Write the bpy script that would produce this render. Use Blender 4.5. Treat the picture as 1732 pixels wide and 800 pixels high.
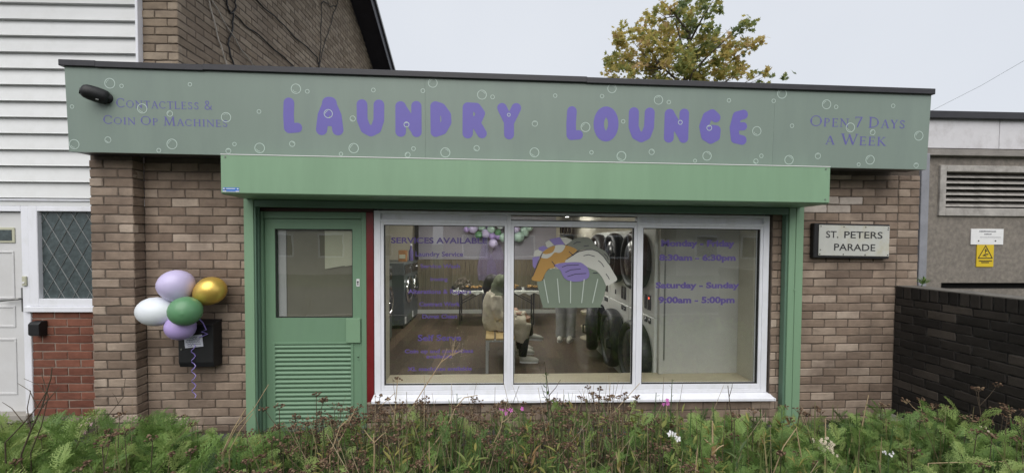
import bpy, bmesh, math, random
import numpy as np
from mathutils import Vector, Matrix

R = math.radians
scene = bpy.context.scene
for o in list(bpy.data.objects):
    bpy.data.objects.remove(o)
COL = scene.collection
random.seed(11)
rng = np.random.default_rng(11)

# ------------------------------------------------------------------ camera
cam_d = bpy.data.cameras.new('camera')
cam = bpy.data.objects.new('camera', cam_d)
COL.objects.link(cam)
cam_d.sensor_width = 36.0
cam_d.lens = 36.0 * 700.0 / 1732.0
cam_d.shift_y = 29.0 / 1732.0
cam_d.clip_start = 0.05
cam_d.clip_end = 600.0
_yaw, _pit, _rol = R(2.62), R(-1.55), R(0.3)
_fw = Vector((math.sin(_yaw) * math.cos(_pit), math.cos(_yaw) * math.cos(_pit), math.sin(_pit)))
_r0 = Vector((math.cos(_yaw), -math.sin(_yaw), 0.0))
_u0 = _r0.cross(_fw)
_rt = _r0 * math.cos(_rol) + _u0 * math.sin(_rol)
_up = -_r0 * math.sin(_rol) + _u0 * math.cos(_rol)
_m = Matrix((_rt, _up, -_fw)).transposed().to_4x4()
_m.translation = Vector((0.0, -3.65, 1.70))
cam.matrix_world = _m
scene.camera = cam

# ------------------------------------------------------------------ sky: an even overcast deck over a pale Nishita sky
SUN_EL, SUN_AZ = R(46), R(186)          # azimuth measured clockwise from +Y: behind and left of the camera
world = bpy.data.worlds.new('World')
scene.world = world
world.use_nodes = True
wn, wl = world.node_tree.nodes, world.node_tree.links
wn.clear()
w_out = wn.new('ShaderNodeOutputWorld')
w_bg = wn.new('ShaderNodeBackground')
w_sky = wn.new('ShaderNodeTexSky')
w_sky.sky_type = 'NISHITA'
w_sky.sun_disc = False
w_sky.sun_elevation = SUN_EL
w_sky.sun_rotation = SUN_AZ
w_sky.air_density = 1.0
w_sky.dust_density = 4.0
w_sky.ozone_density = 1.2
w_tc = wn.new('ShaderNodeTexCoord')
w_nz = wn.new('ShaderNodeTexNoise')
w_nz.inputs['Scale'].default_value = 1.6
w_nz.inputs['Detail'].default_value = 4.0
w_rmp = wn.new('ShaderNodeValToRGB')
w_rmp.color_ramp.elements[0].position = 0.3
w_rmp.color_ramp.elements[0].color = (6.6, 6.95, 7.6, 1)
w_rmp.color_ramp.elements[1].position = 0.75
w_rmp.color_ramp.elements[1].color = (7.3, 7.6, 8.1, 1)
w_mix = wn.new('ShaderNodeMix')
w_mix.data_type = 'RGBA'
w_mix.inputs[0].default_value = 0.93
wl.new(w_tc.outputs['Generated'], w_nz.inputs['Vector'])
wl.new(w_nz.outputs['Fac'], w_rmp.inputs['Fac'])
wl.new(w_sky.outputs['Color'], w_mix.inputs[6])
wl.new(w_rmp.outputs['Color'], w_mix.inputs[7])
wl.new(w_mix.outputs[2], w_bg.inputs['Color'])
w_bg.inputs['Strength'].default_value = 0.062
wl.new(w_bg.outputs['Background'], w_out.inputs['Surface'])

# ------------------------------------------------------------------ the sun behind thin cloud
sun_d = bpy.data.lights.new('sun', 'SUN')
sun = bpy.data.objects.new('sun', sun_d)
COL.objects.link(sun)
sun_d.energy = 1.5
sun_d.angle = R(65)
sun_d.color = (1.0, 0.97, 0.93)
_sd = Vector((math.sin(SUN_AZ) * math.cos(SUN_EL), math.cos(SUN_AZ) * math.cos(SUN_EL), math.sin(SUN_EL)))
sun.rotation_euler = (-_sd).to_track_quat('-Z', 'Y').to_euler()
sun.location = _sd * 30

scene.view_settings.view_transform = 'Standard'
scene.view_settings.look = 'None'
scene.view_settings.exposure = 0.84
scene.view_settings.gamma = 1.0
scene.view_settings.use_curve_mapping = False
scene.cycles.max_bounces = 8
scene.cycles.transparent_max_bounces = 16
scene.cycles.use_denoising = True

# ------------------------------------------------------------------ helpers
ORG = {}          # world origin of every object that parents others


class MB:
    """Collects shapes; build() links them as one mesh object."""
    def __init__(self, xf=None):
        self.v, self.f, self.xf = [], [], xf

    def add(self, vs, fs):
        n = len(self.v)
        self.v.extend([tuple(map(float, p)) for p in vs])
        self.f.extend([tuple(i + n for i in q) for q in fs])
        return self

    def hexa(self, p):
        return self.add(p, [(0, 3, 2, 1), (4, 5, 6, 7), (0, 1, 5, 4), (1, 2, 6, 5), (2, 3, 7, 6), (3, 0, 4, 7)])

    def box(self, x0, x1, y0, y1, z0, z1):
        return self.hexa([(x0, y0, z0), (x1, y0, z0), (x1, y1, z0), (x0, y1, z0), (x0, y0, z1), (x1, y0, z1), (x1, y1, z1), (x0, y1, z1)])

    def prism(self, pts, y0, y1):
        """(x, z) outline extruded along Y"""
        n = len(pts)
        vs = [(x, y0, z) for x, z in pts] + [(x, y1, z) for x, z in pts]
        fs = [tuple(range(n)), tuple(range(2 * n - 1, n - 1, -1))]
        fs += [(i, i + n, (i + 1) % n + n, (i + 1) % n) for i in range(n)]
        return self.add(vs, fs)

    def prism_x(self, pts, x0, x1):
        """(y, z) outline extruded along X"""
        n = len(pts)
        vs = [(x0, y, z) for y, z in pts] + [(x1, y, z) for y, z in pts]
        fs = [tuple(range(n)), tuple(range(2 * n - 1, n - 1, -1))]
        fs += [(i, i + n, (i + 1) % n + n, (i + 1) % n) for i in range(n)]
        return self.add(vs, fs)

    def tube(self, pts, rad, n=6, cap=True):
        pts = [Vector(p) for p in pts]
        if not hasattr(rad, '__len__'):
            rad = [rad] * len(pts)
        vs, fs, prev = [], [], None
        for i, p in enumerate(pts):
            t = (pts[min(i + 1, len(pts) - 1)] - pts[max(i - 1, 0)])
            t = t.normalized() if t.length > 1e-9 else Vector((0, 0, 1))
            if prev is None:
                a = t.cross(Vector((0, 0, 1)))
                if a.length < 1e-3:
                    a = t.cross(Vector((1, 0, 0)))
            else:
                a = prev - t * prev.dot(t)
            a.normalize()
            prev = a
            b = t.cross(a)
            for k in range(n):
                an = 2 * math.pi * k / n
                vs.append(p + (a * math.cos(an) + b * math.sin(an)) * rad[i])
        for i in range(len(pts) - 1):
            for k in range(n):
                fs.append((i * n + k, i * n + (k + 1) % n, (i + 1) * n + (k + 1) % n, (i + 1) * n + k))
        if cap:
            fs.append(tuple(range(n - 1, -1, -1)))
            fs.append(tuple(range((len(pts) - 1) * n, len(pts) * n)))
        return self.add(vs, fs)

    def ell(self, c, r, nu=10, nv=7, rot=None):
        if not hasattr(r, '__len__'):
            r = (r, r, r)
        vs, fs = [], []
        for j in range(nv + 1):
            th = math.pi * j / nv
            for i in range(nu):
                ph = 2 * math.pi * i / nu
                p = Vector((r[0] * math.sin(th) * math.cos(ph), r[1] * math.sin(th) * math.sin(ph), r[2] * math.cos(th)))
                if rot is not None:
                    p = rot @ p
                vs.append(p + Vector(c))
        for j in range(nv):
            for i in range(nu):
                a, b = j * nu + i, j * nu + (i + 1) % nu
                if j == 0:
                    fs.append((a, a + nu, b + nu))
                elif j == nv - 1:
                    fs.append((a, a + nu, b))
                else:
                    fs.append((a, a + nu, b + nu, b))
        return self.add(vs, fs)

    def torus(self, c, R0, r0, axis='Y', nu=28, nv=8, sq=1.0):
        vs, fs = [], []
        for i in range(nu):
            a = 2 * math.pi * i / nu
            for j in range(nv):
                b = 2 * math.pi * j / nv
                rr = R0 + r0 * math.cos(b)
                p, q, h = rr * math.cos(a), rr * math.sin(a), r0 * sq * math.sin(b)
                vs.append({'Y': (p, h, q), 'X': (h, p, q), 'Z': (p, q, h)}[axis])
        vs = [(c[0] + v[0], c[1] + v[1], c[2] + v[2]) for v in vs]
        for i in range(nu):
            for j in range(nv):
                fs.append((i * nv + j, ((i + 1) % nu) * nv + j, ((i + 1) % nu) * nv + (j + 1) % nv, i * nv + (j + 1) % nv))
        return self.add(vs, fs)

    def disc(self, c, r0, h, axis='Y', n=24):
        vs, fs = [], []
        for s in (0, 1):
            for i in range(n):
                a = 2 * math.pi * i / n
                p, q = r0 * math.cos(a), r0 * math.sin(a)
                d = h * s
                w = {'Y': (p, d, q), 'X': (d, p, q), 'Z': (p, q, d)}[axis]
                vs.append((c[0] + w[0], c[1] + w[1], c[2] + w[2]))
        fs = [tuple(range(n)), tuple(range(2 * n - 1, n - 1, -1))] + [(i, (i + 1) % n, n + (i + 1) % n, n + i) for i in range(n)]
        return self.add(vs, fs)

    def mesh(self, name, mat, origin=None, bevel=0.0, seg=1, smooth=None):
        vs = [self.xf(p) for p in self.v] if self.xf else self.v
        if origin is None:
            a = np.array(vs)
            lo, hi = a.min(0), a.max(0)
            origin = Vector(((lo[0] + hi[0]) / 2, (lo[1] + hi[1]) / 2, lo[2]))
        else:
            origin = Vector(origin)
        me = bpy.data.meshes.new(name)
        me.from_pydata([(p[0] - origin[0], p[1] - origin[1], p[2] - origin[2]) for p in vs], [], self.f)
        bm = bmesh.new()
        bm.from_mesh(me)
        bmesh.ops.recalc_face_normals(bm, faces=bm.faces)
        if bevel > 0:
            bmesh.ops.bevel(bm, geom=list(bm.edges), offset=bevel, segments=seg, profile=0.6, affect='EDGES', clamp_overlap=True)
        bm.to_mesh(me)
        bm.free()
        if smooth is not None:
            for p in me.polygons:
                p.use_smooth = True
            if smooth < 179:
                me.set_sharp_from_angle(angle=R(smooth))
        if mat is not None:
            me.materials.append(mat)
        return me, origin

    def build(self, name, mat, parent=None, origin=None, bevel=0.0, seg=1, smooth=None):
        me, org = self.mesh(name, mat, origin, bevel, seg, smooth)
        return link(name, me, org, parent)


def link(name, me, org, parent=None):
    o = bpy.data.objects.new(name, me)
    COL.objects.link(o)
    org = Vector(org)
    ORG[o.name] = org
    if parent is not None:
        o.parent = parent
        o.location = org - ORG[parent.name]
    else:
        o.location = org
    return o


def tag(o, label=None, cat=None, group=None, kind=None):
    if label:
        o['label'] = label
    if cat:
        o['category'] = cat
    if group:
        o['group'] = group
    if kind:
        o['kind'] = kind
    return o


def thing(name, label, cat, loc=(0, 0, 0), group=None):
    o = bpy.data.objects.new(name, None)
    COL.objects.link(o)
    o.location = loc
    o.empty_display_size = 0.1
    ORG[o.name] = Vector(loc)
    return tag(o, label, cat, group)


def B(x0, x1, y0, y1, z0, z1, xf=None):
    return MB(xf).box(x0, x1, y0, y1, z0, z1)


# ------------------------------------------------------------------ materials
def _new(name):
    m = bpy.data.materials.new(name)
    m.use_nodes = True
    nt = m.node_tree
    return m, nt.nodes, nt.links, nt.nodes['Principled BSDF']


def shade(col, k):
    return (col[0] * k, col[1] * k, col[2] * k, 1)


def M(name, col, rough=0.6, var=0.12, scale=6.0, bump=0.0, bscale=80.0, metal=0.0, spec=0.5, orand=0.0, stain=None, stain_scale=1.5, stain_amt=0.5, coat=0.0, aniso=None):
    """Principled with a two-scale noise tint, optional stains of their own colour, fine relief and a per-object tint"""
    m, n, l, p = _new(name)
    tc = n.new('ShaderNodeTexCoord')
    co = tc.outputs['Object']
    if aniso:
        mp = n.new('ShaderNodeMapping')
        mp.inputs['Scale'].default_value = aniso
        l.new(co, mp.inputs['Vector'])
        co = mp.outputs['Vector']
    nz = n.new('ShaderNodeTexNoise')
    nz.inputs['Scale'].default_value = scale
    nz.inputs['Detail'].default_value = 6.0
    nz.inputs['Roughness'].default_value = 0.65
    l.new(co, nz.inputs['Vector'])
    rp = n.new('ShaderNodeValToRGB')
    rp.color_ramp.elements[0].position = 0.3
    rp.color_ramp.elements[0].color = shade(col, 1 - var)
    rp.color_ramp.elements[1].position = 0.7
    rp.color_ramp.elements[1].color = shade(col, 1 + var)
    l.new(nz.outputs['Fac'], rp.inputs['Fac'])
    cout = rp.outputs['Color']
    if stain is not None:
        n2 = n.new('ShaderNodeTexNoise')
        n2.inputs['Scale'].default_value = stain_scale
        n2.inputs['Detail'].default_value = 8.0
        n2.inputs['Roughness'].default_value = 0.7
        l.new(co, n2.inputs['Vector'])
        r2 = n.new('ShaderNodeValToRGB')
        r2.color_ramp.elements[0].position = 0.48
        r2.color_ramp.elements[0].color = (0, 0, 0, 1)
        r2.color_ramp.elements[1].position = 0.72
        r2.color_ramp.elements[1].color = (stain_amt,) * 3 + (1,)
        l.new(n2.outputs['Fac'], r2.inputs['Fac'])
        mx = n.new('ShaderNodeMix')
        mx.data_type = 'RGBA'
        l.new(r2.outputs['Color'], mx.inputs[0])
        l.new(cout, mx.inputs[6])
        mx.inputs[7].default_value = (*stain, 1)
        cout = mx.outputs[2]
    if orand > 0:
        oi = n.new('ShaderNodeObjectInfo')
        mr = n.new('ShaderNodeMapRange')
        mr.inputs['To Min'].default_value = 1 - orand
        mr.inputs['To Max'].default_value = 1 + orand
        l.new(oi.outputs['Random'], mr.inputs['Value'])
        hs = n.new('ShaderNodeHueSaturation')
        l.new(mr.outputs['Result'], hs.inputs['Value'])
        l.new(cout, hs.inputs['Color'])
        cout = hs.outputs['Color']
    l.new(cout, p.inputs['Base Color'])
    p.inputs['Metallic'].default_value = metal
    p.inputs['Specular IOR Level'].default_value = spec
    p.inputs['Coat Weight'].default_value = coat
    rr = n.new('ShaderNodeMapRange')
    rr.inputs['To Min'].default_value = max(0.02, rough - 0.08)
    rr.inputs['To Max'].default_value = min(1.0, rough + 0.08)
    l.new(nz.outputs['Fac'], rr.inputs['Value'])
    l.new(rr.outputs['Result'], p.inputs['Roughness'])
    if bump > 0:
        nb = n.new('ShaderNodeTexNoise')
        nb.inputs['Scale'].default_value = bscale
        nb.inputs['Detail'].default_value = 5.0
        l.new(co, nb.inputs['Vector'])
        bp = n.new('ShaderNodeBump')
        bp.inputs['Strength'].default_value = bump
        bp.inputs['Distance'].default_value = 0.01
        l.new(nb.outputs['Fac'], bp.inputs['Height'])
        l.new(bp.outputs['Normal'], p.inputs['Normal'])
    return m


def brick_mat(name, stops, rough=0.85, grit=0.35, soot=None, soot_amt=0.5, soot_scale=9.0):
    """Each brick draws its own tone (by object, and by island in a joined mass), mottled and gritty"""
    m, n, l, p = _new(name)
    oi = n.new('ShaderNodeObjectInfo')
    ge = n.new('ShaderNodeNewGeometry')
    ad = n.new('ShaderNodeMath')
    ad.operation = 'ADD'
    l.new(oi.outputs['Random'], ad.inputs[0])
    l.new(ge.outputs['Random Per Island'], ad.inputs[1])
    fr = n.new('ShaderNodeMath')
    fr.operation = 'FRACT'
    l.new(ad.outputs[0], fr.inputs[0])
    rp = n.new('ShaderNodeValToRGB')
    els = rp.color_ramp.elements
    for i, c in enumerate(stops):
        pos = i / (len(stops) - 1)
        e = els[0] if i == 0 else (els[-1] if i == len(stops) - 1 else els.new(pos))
        e.position = pos
        e.color = (*c, 1)
    l.new(fr.outputs[0], rp.inputs['Fac'])
    # world-fixed mottling, so that two bricks of one mesh differ
    gp = n.new('ShaderNodeTexNoise')
    gp.inputs['Scale'].default_value = soot_scale
    gp.inputs['Detail'].default_value = 7.0
    gp.inputs['Roughness'].default_value = 0.7
    l.new(ge.outputs['Position'], gp.inputs['Vector'])
    mr = n.new('ShaderNodeMapRange')
    mr.inputs['From Min'].default_value = 0.25
    mr.inputs['From Max'].default_value = 0.75
    mr.inputs['To Min'].default_value = 0.72
    mr.inputs['To Max'].default_value = 1.25
    l.new(gp.outputs['Fac'], mr.inputs['Value'])
    hs = n.new('ShaderNodeHueSaturation')
    l.new(rp.outputs['Color'], hs.inputs['Color'])
    l.new(mr.outputs['Result'], hs.inputs['Value'])
    cout = hs.outputs['Color']
    if soot is not None:
        sp = n.new('ShaderNodeTexNoise')
        sp.inputs['Scale'].default_value = 2.1
        sp.inputs['Detail'].default_value = 6.0
        l.new(ge.outputs['Position'], sp.inputs['Vector'])
        sr = n.new('ShaderNodeValToRGB')
        sr.color_ramp.elements[0].position = 0.45
        sr.color_ramp.elements[0].color = (0, 0, 0, 1)
        sr.color_ramp.elements[1].position = 0.7
        sr.color_ramp.elements[1].color = (soot_amt,) * 3 + (1,)
        l.new(sp.outputs['Fac'], sr.inputs['Fac'])
        mx = n.new('ShaderNodeMix')
        mx.data_type = 'RGBA'
        l.new(sr.outputs['Color'], mx.inputs[0])
        l.new(cout, mx.inputs[6])
        mx.inputs[7].default_value = (*soot, 1)
        cout = mx.outputs[2]
    l.new(cout, p.inputs['Base Color'])
    p.inputs['Roughness'].default_value = rough
    p.inputs['Specular IOR Level'].default_value = 0.3
    nb = n.new('ShaderNodeTexNoise')
    nb.inputs['Scale'].default_value = 120.0
    nb.inputs['Detail'].default_value = 6.0
    l.new(ge.outputs['Position'], nb.inputs['Vector'])
    b = n.new('ShaderNodeBump')
    b.inputs['Strength'].default_value = grit
    b.inputs['Distance'].default_value = 0.006
    l.new(nb.outputs['Fac'], b.inputs['Height'])
    l.new(b.outputs['Normal'], p.inputs['Normal'])
    return m


def glass_mat(name, tint=(0.93, 0.95, 0.94), ior=1.75, rough=0.0, wob=0.0):
    m, n, l, p = _new(name)
    n.remove(p)
    out = n['Material Output']
    t = n.new('ShaderNodeBsdfTransparent')
    t.inputs['Color'].default_value = (*tint, 1)
    g = n.new('ShaderNodeBsdfGlossy')
    g.inputs['Roughness'].default_value = rough
    lw = n.new('ShaderNodeLayerWeight')
    lw.inputs['Blend'].default_value = 0.5
    pw = n.new('ShaderNodeMath')
    pw.operation = 'POWER'
    pw.inputs[1].default_value = 5.0
    l.new(lw.outputs['Facing'], pw.inputs[0])
    f = n.new('ShaderNodeMapRange')
    f.inputs['To Min'].default_value = ((ior - 1) / (ior + 1)) ** 2
    f.inputs['To Max'].default_value = 1.0
    l.new(pw.outputs[0], f.inputs['Value'])
    mx = n.new('ShaderNodeMixShader')
    l.new(f.outputs['Result'], mx.inputs['Fac'])
    l.new(t.outputs['BSDF'], mx.inputs[1])
    l.new(g.outputs['BSDF'], mx.inputs[2])
    if wob > 0:
        tc = n.new('ShaderNodeTexCoord')
        nb = n.new('ShaderNodeTexNoise')
        nb.inputs['Scale'].default_value = 2.5
        l.new(tc.outputs['Object'], nb.inputs['Vector'])
        b = n.new('ShaderNodeBump')
        b.inputs['Strength'].default_value = wob
        b.inputs['Distance'].default_value = 0.02
        l.new(nb.outputs['Fac'], b.inputs['Height'])
        l.new(b.outputs['Normal'], g.inputs['Normal'])
    l.new(mx.outputs['Shader'], out.inputs['Surface'])
    return m


def emit_mat(name, col, strength):
    m, n, l, p = _new(name)
    p.inputs['Base Color'].default_value = (*col, 1)
    p.inputs['Emission Color'].default_value = (*col, 1)
    p.inputs['Emission Strength'].default_value = strength
    return m


def leaf_mat(name, stops, rough=0.55, trans=0.3):
    """Foliage: tone from the 'tint' attribute of each leaf, part of the light passing through"""
    m, n, l, p = _new(name)
    at = n.new('ShaderNodeAttribute')
    at.attribute_name = 'tint'
    rp = n.new('ShaderNodeValToRGB')
    els = rp.color_ramp.elements
    for i, c in enumerate(stops):
        pos = i / (len(stops) - 1)
        e = els[0] if i == 0 else (els[-1] if i == len(stops) - 1 else els.new(pos))
        e.position = pos
        e.color = (*c, 1)
    l.new(at.outputs['Fac'], rp.inputs['Fac'])
    l.new(rp.outputs['Color'], p.inputs['Base Color'])
    p.inputs['Roughness'].default_value = rough
    p.inputs['Specular IOR Level'].default_value = 0.35
    tr = n.new('ShaderNodeBsdfTranslucent')
    l.new(rp.outputs['Color'], tr.inputs['Color'])
    mx = n.new('ShaderNodeMixShader')
    mx.inputs['Fac'].default_value = trans
    l.new(p.outputs['BSDF'], mx.inputs[1])
    l.new(tr.outputs['BSDF'], mx.inputs[2])
    l.new(mx.outputs['Shader'], n['Material Output'].inputs['Surface'])
    return m


MT = {}
MT['brick'] = brick_mat('brown_brick', [(.155, .113, .086), (.290, .222, .170), (.235, .175, .132), (.340, .268, .210), (.185, .135, .102), (.270, .204, .154), (.43, .35, .282)], soot=(.128, .094, .072), soot_amt=0.85)
MT['brick_pale'] = brick_mat('limed_brick', [(.42, .36, .31), (.52, .46, .41), (.37, .31, .26)])
MT['brick_upper'] = brick_mat('weathered_brick', [(.195, .150, .108), (.26, .205, .150), (.33, .27, .205), (.22, .17, .125)], soot=(.16, .125, .10), soot_amt=0.4)
MT['brick_red'] = brick_mat('red_brick', [(.155, .060, .040), (.20, .080, .052), (.13, .048, .032), (.18, .070, .046)])
MT['brick_black'] = brick_mat('sooty_brick', [(.013, .0112, .010), (.031, .026, .022), (.019, .016, .014), (.040, .033, .028), (.015, .013, .0115), (.085, .070, .058)], soot=(.016, .014, .012), soot_amt=0.6)
MT['mortar'] = M('dark_mortar', (.10, .078, .062), 0.95, 0.25, 14, 0.3, 90)
MT['mortar_red'] = M('grey_mortar', (.24, .19, .155), 0.95, 0.2, 14, 0.3, 90)
MT['mortar_black'] = M('sooty_mortar', (.010, .009, .0085), 0.95, 0.4, 9, 0.3, 90, stain=(.16, .15, .135), stain_scale=11, stain_amt=0.5)
MT['fascia'] = M('sage_sign_panel', (.196, .250, .214), 0.42, 0.05, 1.3, 0.03, 3, stain=(.172, .218, .198), stain_scale=1.6, stain_amt=0.45, aniso=(2.2, 1, .45))
MT['purple'] = M('purple_vinyl', (.140, .118, .400), 0.5, 0.05, 4)
MT['purple_soft'] = M('muted_purple_print', (.118, .108, .330), 0.5, 0.08, 8)
MT['bubble'] = M('pale_mint_print', (.48, .58, .53), 0.5, 0.1, 20)
MT['cap'] = M('black_edge_trim', (.022, .021, .026), 0.5, 0.25, 9, 0.05, 40)
MT['green'] = M('green_powder_coat', (.205, .335, .212), 0.40, 0.05, 1.6, 0.10, 3.2, stain=(.170, .280, .178), stain_scale=2.0, stain_amt=0.35, aniso=(3.0, 1, .35))
MT['green_door'] = M('green_door_paint', (.158, .272, .172), 0.45, 0.07, 3, 0.06, 12, stain=(.120, .200, .135), stain_scale=3.0, stain_amt=0.5, aniso=(2.5, 1, .5))
MT['green_dark'] = M('green_guide_paint', (.105, .185, .130), 0.5, 0.1, 3)
MT['red'] = M('red_gloss_paint', (.165, .016, .018), 0.35, 0.2, 5, 0.1, 30, stain=(.13, .02, .02), stain_scale=5)
MT['maroon'] = M('maroon_lintel', (.055, .022, .020), 0.7, 0.25, 6)
MT['upvc'] = M('white_upvc', (.78, .79, .84), 0.32, 0.03, 2, stain=(.54, .55, .52), stain_scale=4, stain_amt=0.5, aniso=(1.5, 1, .6))
MT['clad'] = M('white_cladding', (.66, .67, .67), 0.5, 0.04, 2.5, 0.04, 20, stain=(.50, .50, .47), stain_scale=2.2, stain_amt=0.45, orand=0.03)
MT['black'] = M('black_plastic', (.007, .007, .008), 0.55, 0.2, 12, 0.04, 80)
MT['black_gloss'] = M('gloss_black', (.010, .010, .012), 0.12, 0.2, 8)
MT['rubber'] = M('black_seal', (.015, .015, .015), 0.7, 0.1, 10)
MT['glass'] = glass_mat('window_glass', (.975, .985, .98), 1.80, wob=0.03)
MT['glass_door'] = glass_mat('door_glass', (.96, .97, .96), 1.85, wob=0.04)

# ================================================================== THE SETTING: ground, road, paths
MT['soil'] = M('dark_soil', (.055, .042, .030), 0.95, 0.35, 9, 0.6, 40)
MT['grass_far'] = M('rough_grass_ground', (.06, .085, .035), 0.95, 0.35, 2.5, 0.5, 25)
MT['asphalt'] = M('asphalt', (.055, .055, .058), 0.9, 0.2, 3, 0.5, 160)
MT['slab'] = M('dark_slab', (.052, .050, .056), 0.7, 0.25, 6, 0.25, 50, orand=0.25)
MT['kerb'] = M('concrete_kerb', (.30, .28, .25), 0.9, 0.2, 6, 0.3, 70)
tag(B(-250, 250, -250, 250, -0.30, -0.02).build('ground', MT['grass_far']), 'rough grass ground around the shop', None, kind='structure')
tag(B(-120, 120, -12.2, -5.6, -0.10, -0.012).build('road', MT['asphalt']), 'asphalt road opposite the shop', None, kind='structure')
tag(B(-60, 3.60, -3.2, -0.95, -0.04, 0.055).build('planting_bed_soil', MT['soil']), 'dark soil of the planting bed', None, kind='structure')
tag(B(-60, 60, -5.6, -3.2, -0.06, 0.03).build('pavement', MT['asphalt']), 'pavement beside the road', None, kind='structure')
path = B(-12, 3.60, -0.95, 0.6, -0.04, 0.035).build('path', MT['soil'])
tag(path, 'narrow slabbed path along the shop front', None, kind='structure')
_sm = []
for v in range(4):
    j = lambda a: a + random.uniform(-.006, .006)
    m = MB().hexa([(j(-.295), j(-.22), 0), (j(.295), j(-.22), 0), (j(.295), j(.22), 0), (j(-.295), j(.22), 0),
                   (j(-.29), j(-.215), .024), (j(.29), j(-.215), .022), (j(.29), j(.215), .026), (j(-.29), j(.215), .024)])
    _sm.append(m.mesh('paving_slab', MT['slab'], (0, 0, 0), 0.004)[0])
for r_ in range(2):
    for c_ in range(16):
        x = -5.6 + c_ * .6 + (.3 if r_ else 0)
        if x > 3.2:
            continue
        o = link('slab', random.choice(_sm), (x, -.72 + r_ * .45, .035), path)
        o.rotation_euler = (random.uniform(-.006, .006), random.uniform(-.006, .006), random.uniform(-.01, .01))
tag(MB().box(-60, 60, -5.72, -5.60, -0.06, 0.055).build('kerb', MT['kerb']), 'concrete kerb along the road', None, kind='structure')


# ================================================================== bricks
def course_list(x0, x1, z0, z1, phase, zoff=.034, holes=(), min_len=.03):
    """stretcher bond between x0..x1: rectangles (xa, xb, za, zb)"""
    out = []
    k0 = math.floor((z0 - zoff) / .075)
    k = k0
    while True:
        za, zb = zoff + k * .075 + .004, zoff + (k + 1) * .075 - .004
        if za >= z1:
            break
        za, zb = max(za, z0), min(zb, z1)
        if zb - za > .02:
            ph = phase + (.1125 if k % 2 else 0.0)
            i0 = math.floor((x0 - ph) / .225) - 1
            i = i0
            while ph + i * .225 < x1:
                xa, xb = max(ph + i * .225 + .004, x0), min(ph + (i + 1) * .225 - .004, x1)
                i += 1
                if xb - xa < min_len:
                    continue
                spans = [(xa, xb)]
                for hx0, hx1, hz0, hz1 in holes:
                    if zb > hz0 + .01 and za < hz1 - .01:
                        ns = []
                        for a, b in spans:
                            if b <= hx0 or a >= hx1:
                                ns.append((a, b))
                            else:
                                if hx0 - a > min_len:
                                    ns.append((a, hx0))
                                if b - hx1 > min_len:
                                    ns.append((hx1, b))
                        spans = ns
                for a, b in spans:
                    out.append((a, b, za, zb))
        k += 1
    return out


_BR = {}


def brick_mesh(w, h, mat, facing):
    """a brick with worn edges, front towards -Y ('y') or -X ('-x') or +X ('+x'); meshes are shared by size"""
    var = random.randrange(7) if w > .2 or abs(w - .1025) < .004 else 0
    key = (round(w, 2), round(h, 2), mat.name, facing, var)
    if key in _BR:
        return _BR[key], key[0], key[1]
    w, h = key[0], key[1]
    j = lambda s: random.uniform(-s, s)
    a, b, c = w / 2, h / 2, .005
    e = .0016
    # outline of corners and points along each side, so that arrises wander and corners chip
    ol = []
    cs = [(-a, -b), (a, -b), (a, b), (-a, b)]
    for q in range(4):
        (xa, za), (xb, zb) = cs[q], cs[(q + 1) % 4]
        ch = .006 * random.random() ** 3
        dx, dz = xb - xa, zb - za
        L = math.hypot(dx, dz)
        ol.append((xa + dx / L * ch, za + dz / L * ch))
        for t in ((.33, .67) if L > .1 else (.5,)):
            ol.append((xa + dx * t, za + dz * t))
    n = len(ol)
    sc = lambda p, c: (p[0] * (1 - c / a), p[1] * (1 - c / b))
    md = [(x + j(e), c * .8 + j(e), z + j(e)) for x, z in ol]
    fr = [(*sc(p, c), 0) for p in ol]
    fr = [(x + j(e), j(e * .8), z + j(e)) for x, z, _ in fr]
    bk = [(x, .05, z) for x, z in ol]
    vs = bk + md + fr + [(j(a * .3), -abs(j(.0012)), 0)]
    fs = []
    for i in range(n):
        k = (i + 1) % n
        fs.append((2 * n + i, 2 * n + k, 3 * n))
        fs.append((n + i, n + k, 2 * n + k, 2 * n + i))
        fs.append((i, k, n + k, n + i))
    if facing == '-x':
        vs = [(y, -x, z) for x, y, z in vs]
    elif facing == '+x':
        vs = [(-y, x, z) for x, y, z in vs]
    me, _ = MB().add(vs, fs).mesh('brick', mat, (0, 0, 0))
    _BR[key] = me
    return me, key[0], key[1]


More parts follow.
